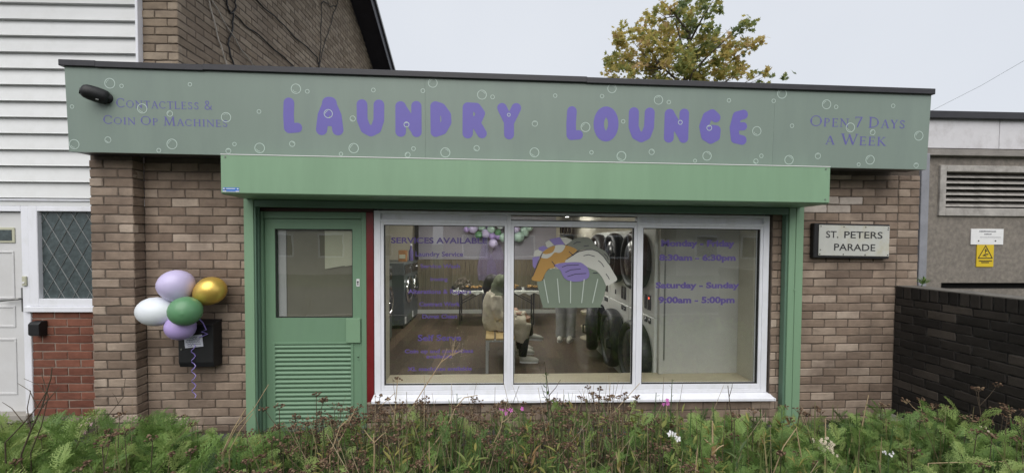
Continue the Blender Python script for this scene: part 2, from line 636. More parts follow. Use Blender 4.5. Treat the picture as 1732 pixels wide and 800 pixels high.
def lay_bricks(items, parent, limit=300, xf_rot=0.0, pivot=None):
    """items: (importance, (x, y, z) of the brick's front centre, w, h, material, facing). The most important are parts, the rest one mass."""
    items = sorted(items, key=lambda t: -t[0])
    rest = {}
    for i, (imp, c, w, h, mat, facing) in enumerate(items):
        c = list(c)
        pr = random.uniform(-.003, .0025)
        c[2] += random.uniform(-.0012, .0012)
        if facing == 'y':
            c[1] += pr
        elif facing == '-x':
            c[0] += pr
        else:
            c[0] -= pr
        me, w2, h2 = brick_mesh(w, h, mat, facing)
        if pivot is not None:
            d = Vector(c) - Vector(pivot)
            d.rotate(Matrix.Rotation(xf_rot, 3, 'Z'))
            c = list(Vector(pivot) + d)
        if i < limit:
            o = link('brick', me, c, parent)
            if xf_rot:
                o.rotation_euler.z = xf_rot
            s = w / w2 if facing == 'y' else 1.0
            o.scale = (w / w2 if facing == 'y' else 1, 1 if facing == 'y' else w / w2, h / h2)
        else:
            rest.setdefault(mat.name, []).append((me, c, xf_rot, (w / w2 if facing == 'y' else 1, 1 if facing == 'y' else w / w2, h / h2)))
    for mn, lst in rest.items():
        mb = MB()
        for me, c, rot, sc in lst:
            ca, sa = math.cos(rot), math.sin(rot)
            vs = []
            for v in me.vertices:
                x, y, z = v.co.x * sc[0], v.co.y * sc[1], v.co.z * sc[2]
                vs.append((c[0] + x * ca - y * sa, c[1] + x * sa + y * ca, c[2] + z))
            mb.add(vs, [tuple(p.vertices) for p in me.polygons])
        o = mb.build('brickwork', bpy.data.materials[mn], parent)
        tag(o, kind='stuff')


# ================================================================== THE SHOP BUILDING
shop = thing('shop_building', 'single storey brown brick shop with a flat roof and wide shopfront', 'building', (0.3, 3.5, 0))
MT['roof_felt'] = M('roof_felt', (.06, .06, .062), 0.9, 0.2, 4, 0.4, 60)
MT['plaster'] = M('cream_plaster', (.50, .47, .38), 0.8, 0.06, 3, 0.05, 40)
W = MB()
FZ = 1.99
W.box(-3.28, -2.02, .006, .30, -.05, FZ)            # left of the door
W.box(-2.02, -1.04, .006, .30, -.05, .045)            # threshold
W.box(-1.04, 2.535, .006, .30, -.05, .288)            # under the window
W.box(2.535, 3.92, .006, .30, -.05, FZ)              # right of the window
W.box(-2.945, 3.92, .006, .30, FZ, 2.90)             # over the openings
W.box(-3.28, -2.955, -.1065, .0, -.05, 2.42)         # left pier
shop_wall = W.build('wall', MT['mortar'], shop)
W = MB()
W.box(-2.62, -2.50, .30, 8.8, -.05, 2.90)
W.box(2.50, 2.62, .30, 8.8, -.05, 2.90)
W.box(-2.62, 2.62, 8.8, 8.95, -.05, 2.90)
W.build('rear_wall', MT['mortar'], shop)
items = []


def imp(x, z, a):
    v = a
    if z < .20:
        v *= .25
    return v


for xa, xb, za, zb in course_list(-2.948, -2.02, .05, 2.38, -2.727, min_len=.04):
    if xa > -2.085:
        continue
    items.append((imp(xa, za, (xb - xa) * (zb - za)), ((xa + xb) / 2, 0, (za + zb) / 2), xb - xa, zb - za, MT['brick'], 'y'))
for xa, xb, za, zb in course_list(2.54, 3.716, .05, 2.33, 3.045, min_len=.03):
    hid = xa > 2.60 and xb < 2.80 or (za > 2.06 and xb < 2.75)
    pale = 1.93 < za < 2.2 and xa > 2.7 and xb < 3.45 and random.random() < .85
    items.append((imp(xa, za, (xb - xa) * (zb - za)) * (.05 if hid else 1), ((xa + xb) / 2, 0, (za + zb) / 2), xb - xa, zb - za, MT['brick_pale'] if pale else MT['brick'], 'y'))
for xa, xb, za, zb in course_list(3.722, 3.926, 1.2, 2.33, 3.722 - .11, min_len=.03):
    items.append((imp(xa, za, (xb - xa) * (zb - za)), ((xa + xb) / 2, .001, (za + zb) / 2), xb - xa, zb - za, MT['brick'], 'y'))
for xa, xb, za, zb in course_list(-1.10, 2.54, .05, .286, 3.045 - 1.8, min_len=.03):
    items.append((imp(xa, za, (xb - xa) * (zb - za)) * .5, ((xa + xb) / 2, 0, (za + zb) / 2), xb - xa, zb - za, MT['brick'], 'y'))
# pier: a brick and a half wide, its right side one header deep
for k in range(0, 31):
    za, zb = .034 + k * .075 + .005, .034 + (k + 1) * .075 - .005
    if za < .04 or zb > 2.41:
        continue
    a, b = (-3.286, -2.949)
    cut = (a + .1075) if k % 2 == 0 else (a + .22)
    for xa, xb in ((a, cut - .005), (cut + .005, b)):
        items.append((imp(xa, za, (xb - xa) * .065), ((xa + xb) / 2, -.1125, (za + zb) / 2), xb - xa, zb - za, MT['brick'], 'y'))
    items.append((.0045 if za > .2 else .001, (-2.949, -.0525, (za + zb) / 2), .11, zb - za, MT['brick'], '+x'))
lay_bricks(items, shop_wall, 300)
roof = MB().box(-3.20, 3.66, -.20, 9.0, 2.90, 2.962).build('roof', MT['roof_felt'], shop)
MB().box(-3.20, 3.66, -.245, .006, 2.40, 2.44).build('soffit_board', MT['cap'], shop)


# ================================================================== FASCIA SIGN
def fz_bot(x): return 2.381 - (x + 3.27) * .00648
def fz_top(x): return 3.022 - (x + 3.27) * .00922
def fy(z): return -.281 - .022 * (z - 2.36) / .66


sign = thing('fascia_sign', 'long sage green shop fascia with purple bubble lettering', 'shop sign', (.2, -.28, 2.34))
for x0, x1 in ((-3.273, -.5452), (-.5445, 2.3222), (2.3230, 3.675)):
    q = []
    for dy in (0, .03):
        q += [(x0, fy(fz_bot(x0)) + dy, fz_bot(x0)), (x1, fy(fz_bot(x1)) + dy, fz_bot(x1)), (x1, fy(fz_top(x1)) + dy, fz_top(x1)), (x0, fy(fz_top(x0)) + dy, fz_top(x0))]
    MB().hexa(q).build('sign_panel', MT['fascia'], sign, bevel=.0004)
MB().hexa([(-3.262, -.25, fz_bot(-3.27) + .004), (3.664, -.25, fz_bot(3.67) + .004), (3.664, -.12, fz_bot(3.67) + .004), (-3.262, -.12, fz_bot(-3.27) + .004),
           (-3.262, -.27, fz_top(-3.27) - .004), (3.664, -.27, fz_top(3.67) - .004), (3.664, -.12, fz_top(3.67) - .004), (-3.262, -.12, fz_top(-3.27) - .004)]).build('timber_carcass', MT['cap'], sign)
# black edge trim, in three lapped lengths
for i, (x0, x1, dz) in enumerate(((-3.30, -3.03, .003), (-3.034, -2.235, 0), (-2.24, .75, .004), (.745, 3.69, 0))):
    q = []
    for z in (0, .047):
        for y in (-.322, -.10):
            q += [(x0, y - dz * .5, fz_top(x0) - .003 + z + dz), (x1, y - dz * .5, fz_top(x1) - .003 + z + dz)]
    q = [q[0], q[1], q[3], q[2], q[4], q[5], q[7], q[6]]
    MB().hexa(q).build('edge_trim', MT['cap'], sign, bevel=.004)


# -------- flat lettering from strokes: a distance field cut at zero
def stroke_mesh(strokes, cell):
    """strokes: lists of (x, z, r). Returns verts (x, z) and faces of the filled union."""
    segs = []
    for s in strokes:
        for a, b in zip(s[:-1], s[1:]):
            segs.append((a, b))
    P = np.array([p for s in strokes for p in s])
    r = P[:, 2].max() + cell * 2
    x0, x1, z0, z1 = P[:, 0].min() - r, P[:, 0].max() + r, P[:, 1].min() - r, P[:, 1].max() + r
    xs, zs = np.arange(x0, x1, cell), np.arange(z0, z1, cell)
    X, Z = np.meshgrid(xs, zs, indexing='ij')
    D = np.full(X.shape, 1e9)
    for a, b in segs:
        ax, az, ar = a
        dx, dz = b[0] - ax, b[1] - az
        L = dx * dx + dz * dz + 1e-12
        t = np.clip(((X - ax) * dx + (Z - az) * dz) / L, 0, 1)
        D = np.minimum(D, np.hypot(X - ax - t * dx, Z - az - t * dz) - (ar + t * (b[2] - ar)))
    vs, fs = [], []
    nx, nz = X.shape
    for i in range(nx - 1):
        k = 0
        while k < nz - 1:
            d = (D[i, k], D[i + 1, k], D[i + 1, k + 1], D[i, k + 1])
            if max(d) < 0:
                k2 = k
                while k2 + 1 < nz - 1 and max(D[i, k2 + 1], D[i + 1, k2 + 1], D[i, k2 + 2], D[i + 1, k2 + 2]) < 0:
                    k2 += 1
                n = len(vs)
                vs += [(xs[i], zs[k]), (xs[i + 1], zs[k]), (xs[i + 1], zs[k2 + 1]), (xs[i], zs[k2 + 1])]
                fs.append((n, n + 1, n + 2, n + 3))
                k = k2 + 1
                continue
            if min(d) < 0:
                c = [(xs[i], zs[k]), (xs[i + 1], zs[k]), (xs[i + 1], zs[k + 1]), (xs[i], zs[k + 1])]
                poly = []
                for q in range(4):
                    a, b = d[q], d[(q + 1) % 4]
                    if a < 0:
                        poly.append(c[q])
                    if (a < 0) != (b < 0):
                        t = a / (a - b)
                        poly.append((c[q][0] + t * (c[(q + 1) % 4][0] - c[q][0]), c[q][1] + t * (c[(q + 1) % 4][1] - c[q][1])))
                if len(poly) > 2:
                    n = len(vs)
                    vs += poly
                    fs.append(tuple(range(n, n + len(poly))))
            k += 1
    return vs, fs


def flat_part(name, vs2, fs, place, mat, parent):
    """place maps (x, z) to a world point; faces turned towards -Y"""
    return MB().add([place(x, z) for x, z in vs2], fs).build(name, mat, parent)


def ring_pts(cx, cz, rx, rz, r, n=24, a0=0.0, a1=360.0):
    return [(cx + rx * math.cos(R(a0 + (a1 - a0) * i / n)), cz + rz * math.sin(R(a0 + (a1 - a0) * i / n)), r) for i in range(n + 1)]


def S(r, *pts):
    return [(x, z, r) for x, z in pts]


BUBBLE_FONT = {
    'L': [S(.15, (.18, .84), (.16, .5), (.17, .17)), S(.135, (.17, .15), (.40, .17))],
    'A': [S(.145, (.15, .14), (.20, .5), (.33, .80)), S(.145, (.57, .14), (.53, .5), (.40, .80)), S(.11, (.2, .34), (.55, .34)), S(.165, (.34, .82), (.39, .82))],
    'U': [S(.145, (.15, .86), (.15, .45), (.24, .22), (.38, .15), (.52, .22), (.60, .45), (.61, .86))],
    'N': [S(.145, (.145, .145), (.15, .84)), S(.14, (.16, .82), (.57, .18)), S(.14, (.58, .14), (.58, .86))],
    'D': [S(.13, (.135, .14), (.13, .86)), S(.135, (.14, .865), (.28, .82), (.42, .62), (.43, .42), (.31, .20), (.14, .135))],
    'R': [S(.145, (.145, .145), (.15, .85)), S(.125, (.15, .87), (.38, .86), (.50, .70), (.42, .52), (.2, .46)), S(.135, (.36, .44), (.54, .145))],
    'Y': [S(.135, (.14, .86), (.33, .48)), S(.135, (.54, .865), (.33, .44)), S(.14, (.335, .48), (.34, .14))],
    'O': [ring_pts(.36, .5, .21, .345, .15)],
    'G': [S(.14, (.49, .76), (.38, .855), (.24, .78), (.145, .5), (.21, .23), (.36, .145), (.50, .22), (.51, .40), (.39, .41))],
    'E': [S(.135, (.41, .87), (.22, .82), (.14, .5), (.19, .19), (.40, .15)), S(.115, (.15, .52), (.42, .54))],
}


def fit(vs, x0, x1, z0, z1):
    a = np.array(vs)
    lo, hi = a.min(0), a.max(0)
    return [(x0 + (x - lo[0]) / (hi[0] - lo[0]) * (x1 - x0), z0 + (z - lo[1]) / (hi[1] - lo[1]) * (z1 - z0)) for x, z in vs]


BUBBLES = [(-2.945, 2.903, 0.041), (-2.859, 2.885, 0.0148), (-2.35, 2.908, 0.015), (-3.232, 2.722, 0.0147), (-2.714, 2.718, 0.0389), (-2.51, 2.683, 0.0233), (-2.087, 2.663, 0.0396), (-2.98, 2.476, 0.0247), (-2.503, 2.451, 0.0417), (-2.604, 2.401, 0.0166), (-2.03, 2.458, 0.0152), (-3.231, 2.438, 0.0392), (-2.078, 2.405, 0.0211), (-1.548, 2.892, 0.0403), (-1.461, 2.874, 0.0164), (-0.95, 2.895, 0.0167), (-0.484, 2.961, 0.0389), (-0.562, 2.898, 0.0168), (-0.094, 2.877, 0.0394), (-0.009, 2.861, 0.0171), (-1.835, 2.712, 0.0163), (-1.114, 2.671, 0.023), (-1.303, 2.706, 0.0356), (-0.693, 2.633, 0.022), (0.122, 2.724, 0.0132), (-1.838, 2.431, 0.0414), (-1.587, 2.467, 0.0227), (-1.11, 2.441, 0.041), (-1.21, 2.394, 0.0153), (-0.639, 2.444, 0.0169), (-0.686, 2.395, 0.022), (-0.386, 2.418, 0.0405), (-0.136, 2.455, 0.0237), (0.957, 2.949, 0.0385), (0.495, 2.882, 0.016), (0.877, 2.886, 0.0162), (1.343, 2.866, 0.0389), (1.429, 2.85, 0.0164), (1.932, 2.874, 0.0166), (2.379, 2.938, 0.0421), (2.311, 2.878, 0.0168), (0.333, 2.658, 0.0239), (0.746, 2.638, 0.0404), (1.055, 2.689, 0.0163), (1.53, 2.69, 0.0185), (1.775, 2.65, 0.0228), (2.178, 2.631, 0.0398), (2.477, 2.679, 0.0169), (2.765, 2.859, 0.0404), (2.849, 2.84, 0.017), (3.344, 2.858, 0.0173), (2.982, 2.674, 0.0407), (3.178, 2.638, 0.0237), (3.586, 2.616, 0.0413), (0.332, 2.429, 0.04), (0.799, 2.436, 0.0162), (1.047, 2.41, 0.0408), (1.298, 2.448, 0.0246), (1.764, 2.422, 0.0395), (1.664, 2.381, 0.0145), (2.226, 2.429, 0.0168), (2.181, 2.384, 0.021), (2.465, 2.4, 0.0402), (2.713, 2.436, 0.0256), (3.17, 2.41, 0.041), (3.072, 2.37, 0.0151), (3.579, 2.37, 0.0218)]
TITLE = [('L', -1.651, -1.508, 2.55, 2.824), ('A', -1.401, -1.188, 2.539, 2.836), ('U', -1.082, -0.866, 2.535, 2.823), ('N', -0.781, -0.574, 2.536, 2.818), ('D', -0.504, -0.337, 2.54, 2.819), ('R', -0.249, -0.054, 2.532, 2.816), ('Y', 0.029, 0.221, 2.53, 2.818), ('L', 0.589, 0.726, 2.533, 2.802), ('O', 0.812, 1.017, 2.526, 2.806), ('U', 1.101, 1.315, 2.524, 2.804), ('N', 1.397, 1.601, 2.525, 2.801), ('G', 1.69, 1.872, 2.521, 2.801), ('E', 1.947, 2.097, 2.517, 2.802)]
SMALLCAPS = [('Contactless &', -2.906, -2.191, 2.719, 2.791), ('Coin Op Machines', -3.008, -2.08, 2.591, 2.661), ('Open 7 Days', 2.633, 3.456, 2.675, 2.767), ('a Week', 2.769, 3.305, 2.529, 2.623)]
WINDOW_TEXT = [('SERVICES AVAILABLE', -0.898, -0.053, 1.689, 1.741), ('Laundry Service', -0.686, -0.265, 1.574, 1.616), ('Service Wash', -0.643, -0.294, 1.471, 1.506), ('Ironing', -0.554, -0.403, 1.356, 1.389), ('Alterations & Repairs', -0.752, -0.193, 1.243, 1.282), ('Contract Work', -0.653, -0.293, 1.132, 1.169), ('Duvet Clean', -0.627, -0.319, 1.023, 1.06), ('Self Serve', -0.667, -0.282, 0.822, 0.878), ('Coin op and contactless', -0.781, -0.174, 0.713, 0.748), ('available', -0.592, -0.36, 0.666, 0.7), ('XL machines available', -0.758, -0.186, 0.554, 0.588), ('Monday - Friday', 1.526, 2.209, 1.674, 1.731), ('8:30am - 6:30pm', 1.508, 2.222, 1.545, 1.599), ('Saturday - Sunday', 1.479, 2.261, 1.293, 1.347), ('9:00am - 5:00pm', 1.507, 2.22, 1.157, 1.214)]
DECAL = {'basket': [(0.398, 1.3575), (0.4539, 1.3622), (0.4629, 1.4088), (0.4813, 1.4414), (0.5232, 1.4666), (0.6167, 1.4631), (0.8513, 1.4767), (0.9175, 1.4609), (0.965, 1.4283), (0.9987, 1.3722), (1.0211, 1.3206), (1.0142, 1.2596), (1.0006, 1.2033), (0.9869, 1.1657), (0.9731, 1.1281), (0.9543, 1.115), (0.4744, 1.1131), (0.4529, 1.1244), (0.4367, 1.1664), (0.4127, 1.2597)], 'orange': [(0.3466, 1.376), (0.3741, 1.4458), (0.4107, 1.5387), (0.4428, 1.6084), (0.4937, 1.6504), (0.5495, 1.6711), (0.6429, 1.6771), (0.7086, 1.6607), (0.7539, 1.633), (0.7093, 1.5909), (0.6674, 1.5535), (0.6443, 1.5227), (0.5649, 1.5095), (0.5465, 1.4741), (0.4952, 1.4628), (0.4629, 1.4134), (0.4353, 1.3585), (0.384, 1.3566), (0.3542, 1.364)], 'white_band': [(0.4428, 1.6038), (0.4662, 1.5965), (0.5127, 1.6041), (0.5406, 1.6228), (0.5543, 1.6553), (0.5635, 1.6758), (0.6429, 1.679), (0.6385, 1.6464), (0.6154, 1.6184), (0.5874, 1.6081), (0.5519, 1.6117), (0.5223, 1.5809), (0.487, 1.5594), (0.4571, 1.5593), (0.4319, 1.5685)], 'check_purple_a': [(0.5006, 1.7292), (0.5956, 1.7502), (0.6447, 1.6836), (0.5495, 1.6785)], 'check_white_a': [(0.5984, 1.7502), (0.6517, 1.7486), (0.7127, 1.7239), (0.6523, 1.6771)], 'check_white_b': [(0.4673, 1.6985), (0.5006, 1.7227), (0.5457, 1.6785), (0.4844, 1.6522)], 'check_purple_b': [(0.408, 1.6565), (0.4489, 1.6715), (0.4918, 1.6541), (0.4455, 1.6205), (0.4082, 1.6333)], 'check_white_c': [(0.3729, 1.6295), (0.41, 1.6389), (0.4418, 1.6149), (0.4197, 1.5796), (0.3621, 1.5757)], 'check_purple_c': [(0.3528, 1.5664), (0.4179, 1.5768), (0.374, 1.4625), (0.357, 1.4922)], 'sock': [(0.6664, 1.6726), (0.7081, 1.7192), (0.7641, 1.7446), (0.8391, 1.7516), (0.8863, 1.7286), (0.915, 1.685), (0.955, 1.6544), (1.0024, 1.6313), (1.0388, 1.5894), (1.0554, 1.5408), (1.0463, 1.5108), (0.9917, 1.578), (0.9346, 1.6216), (0.8873, 1.6392), (0.8215, 1.6389), (0.7464, 1.6348)], 'sheet': [(0.6443, 1.5255), (0.7093, 1.5863), (0.7653, 1.6191), (0.8403, 1.638), (0.8967, 1.6392), (0.9459, 1.6198), (0.9945, 1.578), (1.0425, 1.5108), (1.0927, 1.4285), (1.1208, 1.3798), (1.1097, 1.3535), (1.0287, 1.314), (1.0182, 1.3253), (0.9843, 1.3909), (0.9365, 1.4451), (0.8891, 1.4637), (0.8134, 1.5008), (0.7756, 1.5213)], 'cloth': [(0.5585, 1.4881), (0.5649, 1.5067), (0.663, 1.5237), (0.7756, 1.5259), (0.8228, 1.5027), (0.8532, 1.4729), (0.8689, 1.4188), (0.8523, 1.3795), (0.7961, 1.356), (0.7209, 1.3503), (0.655, 1.3718), (0.6247, 1.409), (0.6056, 1.4509)]}
DECAL_LINES = {'basket_line': [[(0.4566, 1.3715), (0.4975, 1.1617)], [(0.5781, 1.3763), (0.5986, 1.1616)], [(0.6992, 1.3559), (0.6991, 1.1595)], [(0.8213, 1.3701), (0.8008, 1.1613)], [(0.9448, 1.3721), (0.8999, 1.1611)]], 'fold': [[(0.3558, 1.3993), (0.4428, 1.6084)], [(0.6809, 1.6206), (0.7206, 1.5863)], [(0.5273, 1.5326), (0.549, 1.5066), (0.5557, 1.4834)], [(0.6212, 1.4817), (0.6632, 1.4976), (0.7711, 1.5026)], [(0.6516, 1.4352), (0.7011, 1.4577), (0.7875, 1.4653)], [(0.6707, 1.397), (0.739, 1.4185), (0.8377, 1.4253)], [(0.8145, 1.5839), (0.8595, 1.5943), (0.9143, 1.5777)], [(0.9496, 1.5405), (0.9782, 1.5172), (1.0003, 1.4845)], [(1.0199, 1.4209), (1.0391, 1.3956), (1.0508, 1.3722)], [(0.9036, 1.4301), (0.9414, 1.4301)], [(0.7224, 1.6886), (0.7504, 1.7055), (0.7851, 1.7057)], [(0.8164, 1.6705), (0.8587, 1.6754)], [(1.0027, 1.6014), (1.0294, 1.5781), (1.0392, 1.5501)], [(0.6627, 1.5535), (0.7653, 1.6191), (0.8403, 1.638), (0.8967, 1.6392), (0.9459, 1.6198), (0.9945, 1.578), (1.0425, 1.5108)]]}


for ch, x0, x1, z0, z1 in TITLE:
    vs, fs = stroke_mesh(BUBBLE_FONT[ch], .018)
    vs = fit(vs, x0, x1, z0, z1)
    flat_part('letter', vs, fs, lambda x, z: (x, fy(z) - .0008, z), MT['purple'], sign)['label'] = 'purple bubble letter ' + ch

t, m_, f_ = .062, .030, .024          # stem, thin stroke, serif
SERIF = {
    'C': (.80, [ring_pts(.42, .5, .36, .46, .036, 22, 48, 312), S(t, (.07, .40), (.055, .5), (.07, .60)), S(f_, (.70, .70), (.70, .90)), S(f_, (.70, .12), (.72, .2))]),
    'O': (.92, [ring_pts(.45, .5, .385, .465, .034, 28), S(t, (.085, .38), (.07, .5), (.085, .62)), S(t, (.815, .38), (.83, .5), (.815, .62))]),
    'N': (.90, [S(m_, (.14, .02), (.14, .97)), S(t, (.14, .94), (.74, .06)), S(m_, (.76, .02), (.76, .97)), S(f_, (.03, .02), (.26, .02)), S(f_, (.62, .98), (.88, .98)), S(f_, (.02, .98), (.16, .98))]),
    'T': (.74, [S(t, (.37, .04), (.37, .95)), S(.034, (.04, .96), (.70, .96)), S(f_, (.24, .02), (.50, .02)), S(f_, (.04, .84), (.04, .97)), S(f_, (.70, .84), (.70, .97))]),
    'A': (.82, [S(m_, (.10, .02), (.40, .98)), S(t, (.43, .95), (.72, .04)), S(.026, (.20, .34), (.60, .34)), S(f_, (.0, .02), (.22, .02)), S(f_, (.58, .02), (.84, .02))]),
    'L': (.66, [S(t, (.15, .04), (.15, .97)), S(.030, (.04, .03), (.58, .03)), S(f_, (.03, .98), (.28, .98)), S(f_, (.59, .03), (.60, .20))]),
    'E': (.66, [S(t, (.15, .04), (.15, .96)), S(.028, (.05, .97), (.56, .97)), S(.026, (.15, .52), (.46, .52)), S(.030, (.05, .03), (.58, .03)), S(f_, (.56, .84), (.56, .97)), S(f_, (.59, .03), (.60, .18)), S(f_, (.46, .44), (.46, .60))]),
    'S': (.62, [S(.044, (.48, .82), (.36, .95), (.20, .92), (.11, .78), (.18, .62), (.38, .48), (.50, .32), (.47, .13), (.30, .04), (.13, .10), (.08, .24)), S(f_, (.49, .76), (.49, .92))]),
    'I': (.36, [S(t, (.18, .04), (.18, .96)), S(f_, (.05, .02), (.31, .02)), S(f_, (.05, .98), (.31, .98))]),
    'P': (.68, [S(t, (.15, .04), (.15, .96)), S(.034, (.15, .96), (.40, .95), (.54, .84), (.56, .72), (.50, .56), (.36, .48), (.18, .48)), S(f_, (.03, .02), (.29, .02)), S(t * .8, (.545, .66), (.55, .80))]),
    'M': (1.06, [S(m_, (.14, .02), (.19, .97)), S(t, (.20, .95), (.51, .08)), S(m_, (.52, .06), (.84, .96)), S(t, (.86, .95), (.92, .04)), S(f_, (.02, .02), (.26, .02)), S(f_, (.79, .02), (1.04, .02)), S(f_, (.08, .98), (.2, .98)), S(f_, (.85, .98), (.96, .98))]),
    'H': (.88, [S(t, (.15, .04), (.15, .96)), S(t, (.72, .04), (.72, .96)), S(.026, (.15, .5), (.72, .5)), S(f_, (.03, .02), (.28, .02)), S(f_, (.60, .02), (.85, .02)), S(f_, (.03, .98), (.28, .98)), S(f_, (.60, .98), (.85, .98))]),
    'D': (.86, [S(t, (.15, .04), (.15, .96)), S(.034, (.15, .96), (.45, .94), (.68, .76), (.75, .5), (.68, .24), (.45, .06), (.15, .04)), S(t * .85, (.72, .38), (.745, .5), (.72, .62)), S(f_, (.03, .02), (.3, .02)), S(f_, (.03, .98), (.3, .98))]),
    'Y': (.74, [S(t, (.10, .95), (.37, .48)), S(m_, (.64, .97), (.37, .46)), S(t, (.37, .48), (.37, .04)), S(f_, (.0, .98), (.22, .98)), S(f_, (.52, .98), (.74, .98)), S(f_, (.24, .02), (.50, .02))]),
    'W': (1.16, [S(t, (.10, .95), (.34, .08)), S(m_, (.35, .06), (.58, .93)), S(t, (.56, .92), (.82, .08)), S(m_, (.83, .06), (1.08, .97)), S(f_, (.0, .98), (.22, .98)), S(f_, (.98, .98), (1.18, .98))]),
    'K': (.80, [S(t, (.15, .04), (.15, .96)), S(m_, (.62, .95), (.20, .50)), S(t, (.30, .56), (.68, .05)), S(f_, (.03, .02), (.28, .02)), S(f_, (.03, .98), (.28, .98)), S(f_, (.50, .98), (.74, .98)), S(f_, (.58, .02), (.82, .02))]),
    '7': (.62, [S(.036, (.06, .94), (.54, .94)), S(t * .8, (.53, .92), (.36, .5), (.22, .04)), S(f_, (.06, .80), (.06, .94))]),
    '&': (.80, [S(.040, (.70, .42), (.60, .20), (.42, .05), (.22, .06), (.10, .20), (.14, .38), (.34, .54), (.46, .70), (.44, .88), (.30, .95), (.18, .86), (.18, .72), (.34, .46), (.72, .04))]),
}
for txt, x0, x1, z0, z1 in SMALLCAPS:
    V, F, pen = [], [], 0.0
    for ch in txt:
        if ch == ' ':
            pen += .34
            continue
        k = 1.0 if (ch.isupper() or not ch.isalpha()) else .78
        w, st = SERIF[ch.upper()]
        vs, fs = stroke_mesh([[(x, z, r) for x, z, r in s] for s in st], .024)
        n = len(V)
        V += [(pen + x * k, z * k) for x, z in vs]
        F += [tuple(i + n for i in q) for q in fs]
        pen += w * k + .10
    V = fit(V, x0, x1, z0, z1)
    xm = (x0 + x1) / 2
    flat_part('small_capitals', V, F, lambda x, z: (x, fy(z) - .0008, z - (x - xm) * .008), MT['purple_soft'], sign)['label'] = 'muted purple serif capitals reading ' + txt

for x, z, r in BUBBLES:
    a0 = random.choice((20, 60, 100, 200))
    st = [ring_pts(x, z, r * .90, r * .90, max(.0022, r * .065), 30)]
    if r > .02:
        st.append(ring_pts(x, z, r * .62, r * .62, max(.0018, r * .045), 8, a0, a0 + 75))
    vs, fs = stroke_mesh(st, max(.0022, r / 26))
    ok = [q for q in fs if all(fz_bot(vs[i][0]) + .004 < vs[i][1] < fz_top(vs[i][0]) - .004 for i in q)]
    flat_part('bubble', vs, ok, lambda x, z: (x, fy(z) - .0014, z), MT['bubble'], sign)

# ================================================================== ROLLER SHUTTER (box, guide posts, rolled-up bottom bar)
def sh(p): return (p[0], p[1], p[2] - (p[0] + 2.064) * .0062)


MT['blue'] = M('blue_sticker', (.035, .16, .52), 0.4, 0.1, 20)
MT['white'] = M('white_print', (.72, .72, .72), 0.5, 0.05, 20)
MT['screw'] = M('steel_screw', (.25, .25, .24), 0.4, 0.1, 20, metal=0.8)
shut = thing('roller_shutter', 'green roller shutter box with two guide posts around the shopfront', 'shutter', (.33, -.2, .04))
# folded metal box: front, sloping lip and underside
bx = MB(sh)
bx.prism_x([(-.400, 2.066), (-.400, 2.352), (-.392, 2.360), (-.02, 2.362), (-.02, 2.052), (-.360, 2.052), (-.385, 2.056)], -2.064, 2.727)
bx.build('shutter_box', MT['green'], shut, bevel=.0025, seg=2)
B(-2.0635, 2.7265, -.4035, -.4005, 2.352, 2.3575, sh).build('top_lip', MT['white'], shut)
for x in (-2.03, 2.69):
    for z in (2.335, 2.09):
        MB(sh).disc((x, -.4045, z), .006, .004, 'Y', 10).build('screw', MT['screw'], shut)
st_ = B(-2.050, -1.930, -.4018, -.4008, 2.072, 2.105, sh).build('sticker', MT['blue'], shut)
st_['label'] = 'small blue and white maker sticker'
for x0, x1, z0, z1 in ((-2.048, -2.036, 2.092, 2.100), (-1.946, -1.934, 2.092, 2.100), (-2.024, -1.958, 2.094, 2.099), (-2.050, -2.024, 2.073, 2.080), (-1.956, -1.930, 2.073, 2.080), (-2.022, -1.958, 2.074, 2.077)):
    B(x0, x1, -.4026, -.4019, z0, z1, sh).build('sticker_print', MT['white'], st_)
B(-2.005, 2.630, -.075, -.035, 1.988, 2.050, sh).build('bottom_bar', MT['green_dark'], shut, bevel=.004)
B(-2.005, 2.630, -.034, -.008, 2.000, 2.060, sh).build('curtain_slat', MT['green_dark'], shut, bevel=.004)
p_ = MB()
p_.box(-2.088, -2.009, -.080, -.002, .058, 2.052)
p_.build('guide_post', MT['green'], shut, bevel=.003)
g = MB()
g.box(-2.0088, -1.996, -.070, -.052, .058, 2.045)
g.box(-2.0088, -1.990, -.040, -.012, .058, 2.045)
g.build('guide_channel', MT['green_dark'], shut, bevel=.002)
p_ = MB()
p_.box(2.634, 2.6925, -.080, -.002, .058, 2.030)
p_.box(2.6945, 2.764, -.083, -.002, .058, 2.030)
p_.build('guide_post', MT['green'], shut, bevel=.003)
B(2.614, 2.6335, -.066, -.010, .058, 2.030).build('guide_channel', MT['green_dark'], shut, bevel=.002)
MB().disc((2.6935, -.086, 1.29), .010, .006, 'Y', 10).build('bolt', MT['green'], shut)

# ================================================================== SHOP DOOR
door = thing('shop_door', 'green louvred shop door with a tall glass panel and red jamb', 'door', (-1.56, .05, .045))
GD = MT['green_door']
fr = MB()
fr.box(-2.004, -1.984, .012, .14, .046, 1.957)
fr.box(-1.1525, -1.110, .030, .14, .046, 1.957)
fr.box(-1.984, -1.1525, .030, .14, 1.898, 1.957)
fr.build('door_frame', GD, door, bevel=.003)
MB().box(-1.9985, -1.9865, .002, .0115, .046, 1.955).build('frame_bead', GD, door, bevel=.002)
B(-2.004, -1.045, .020, .14, 1.9585, 1.987).build('lintel', MT['maroon'], door, bevel=.003)
rj = B(-1.1085, -1.046, .022, .14, .046, 1.957).build('red_jamb', MT['red'], door, bevel=.004)
rj['label'] = 'red painted jamb between door and window'
lf = MB()
lf.box(-1.981, -1.899, .046, .10, .058, 1.894)
lf.box(-1.234, -1.156, .046, .10, .058, 1.894)
lf.box(-1.899, -1.234, .046, .10, 1.808, 1.894)
lf.box(-1.899, -1.234, .046, .10, .800, 1.030)
lf.box(-1.899, -1.234, .046, .10, .058, .098)
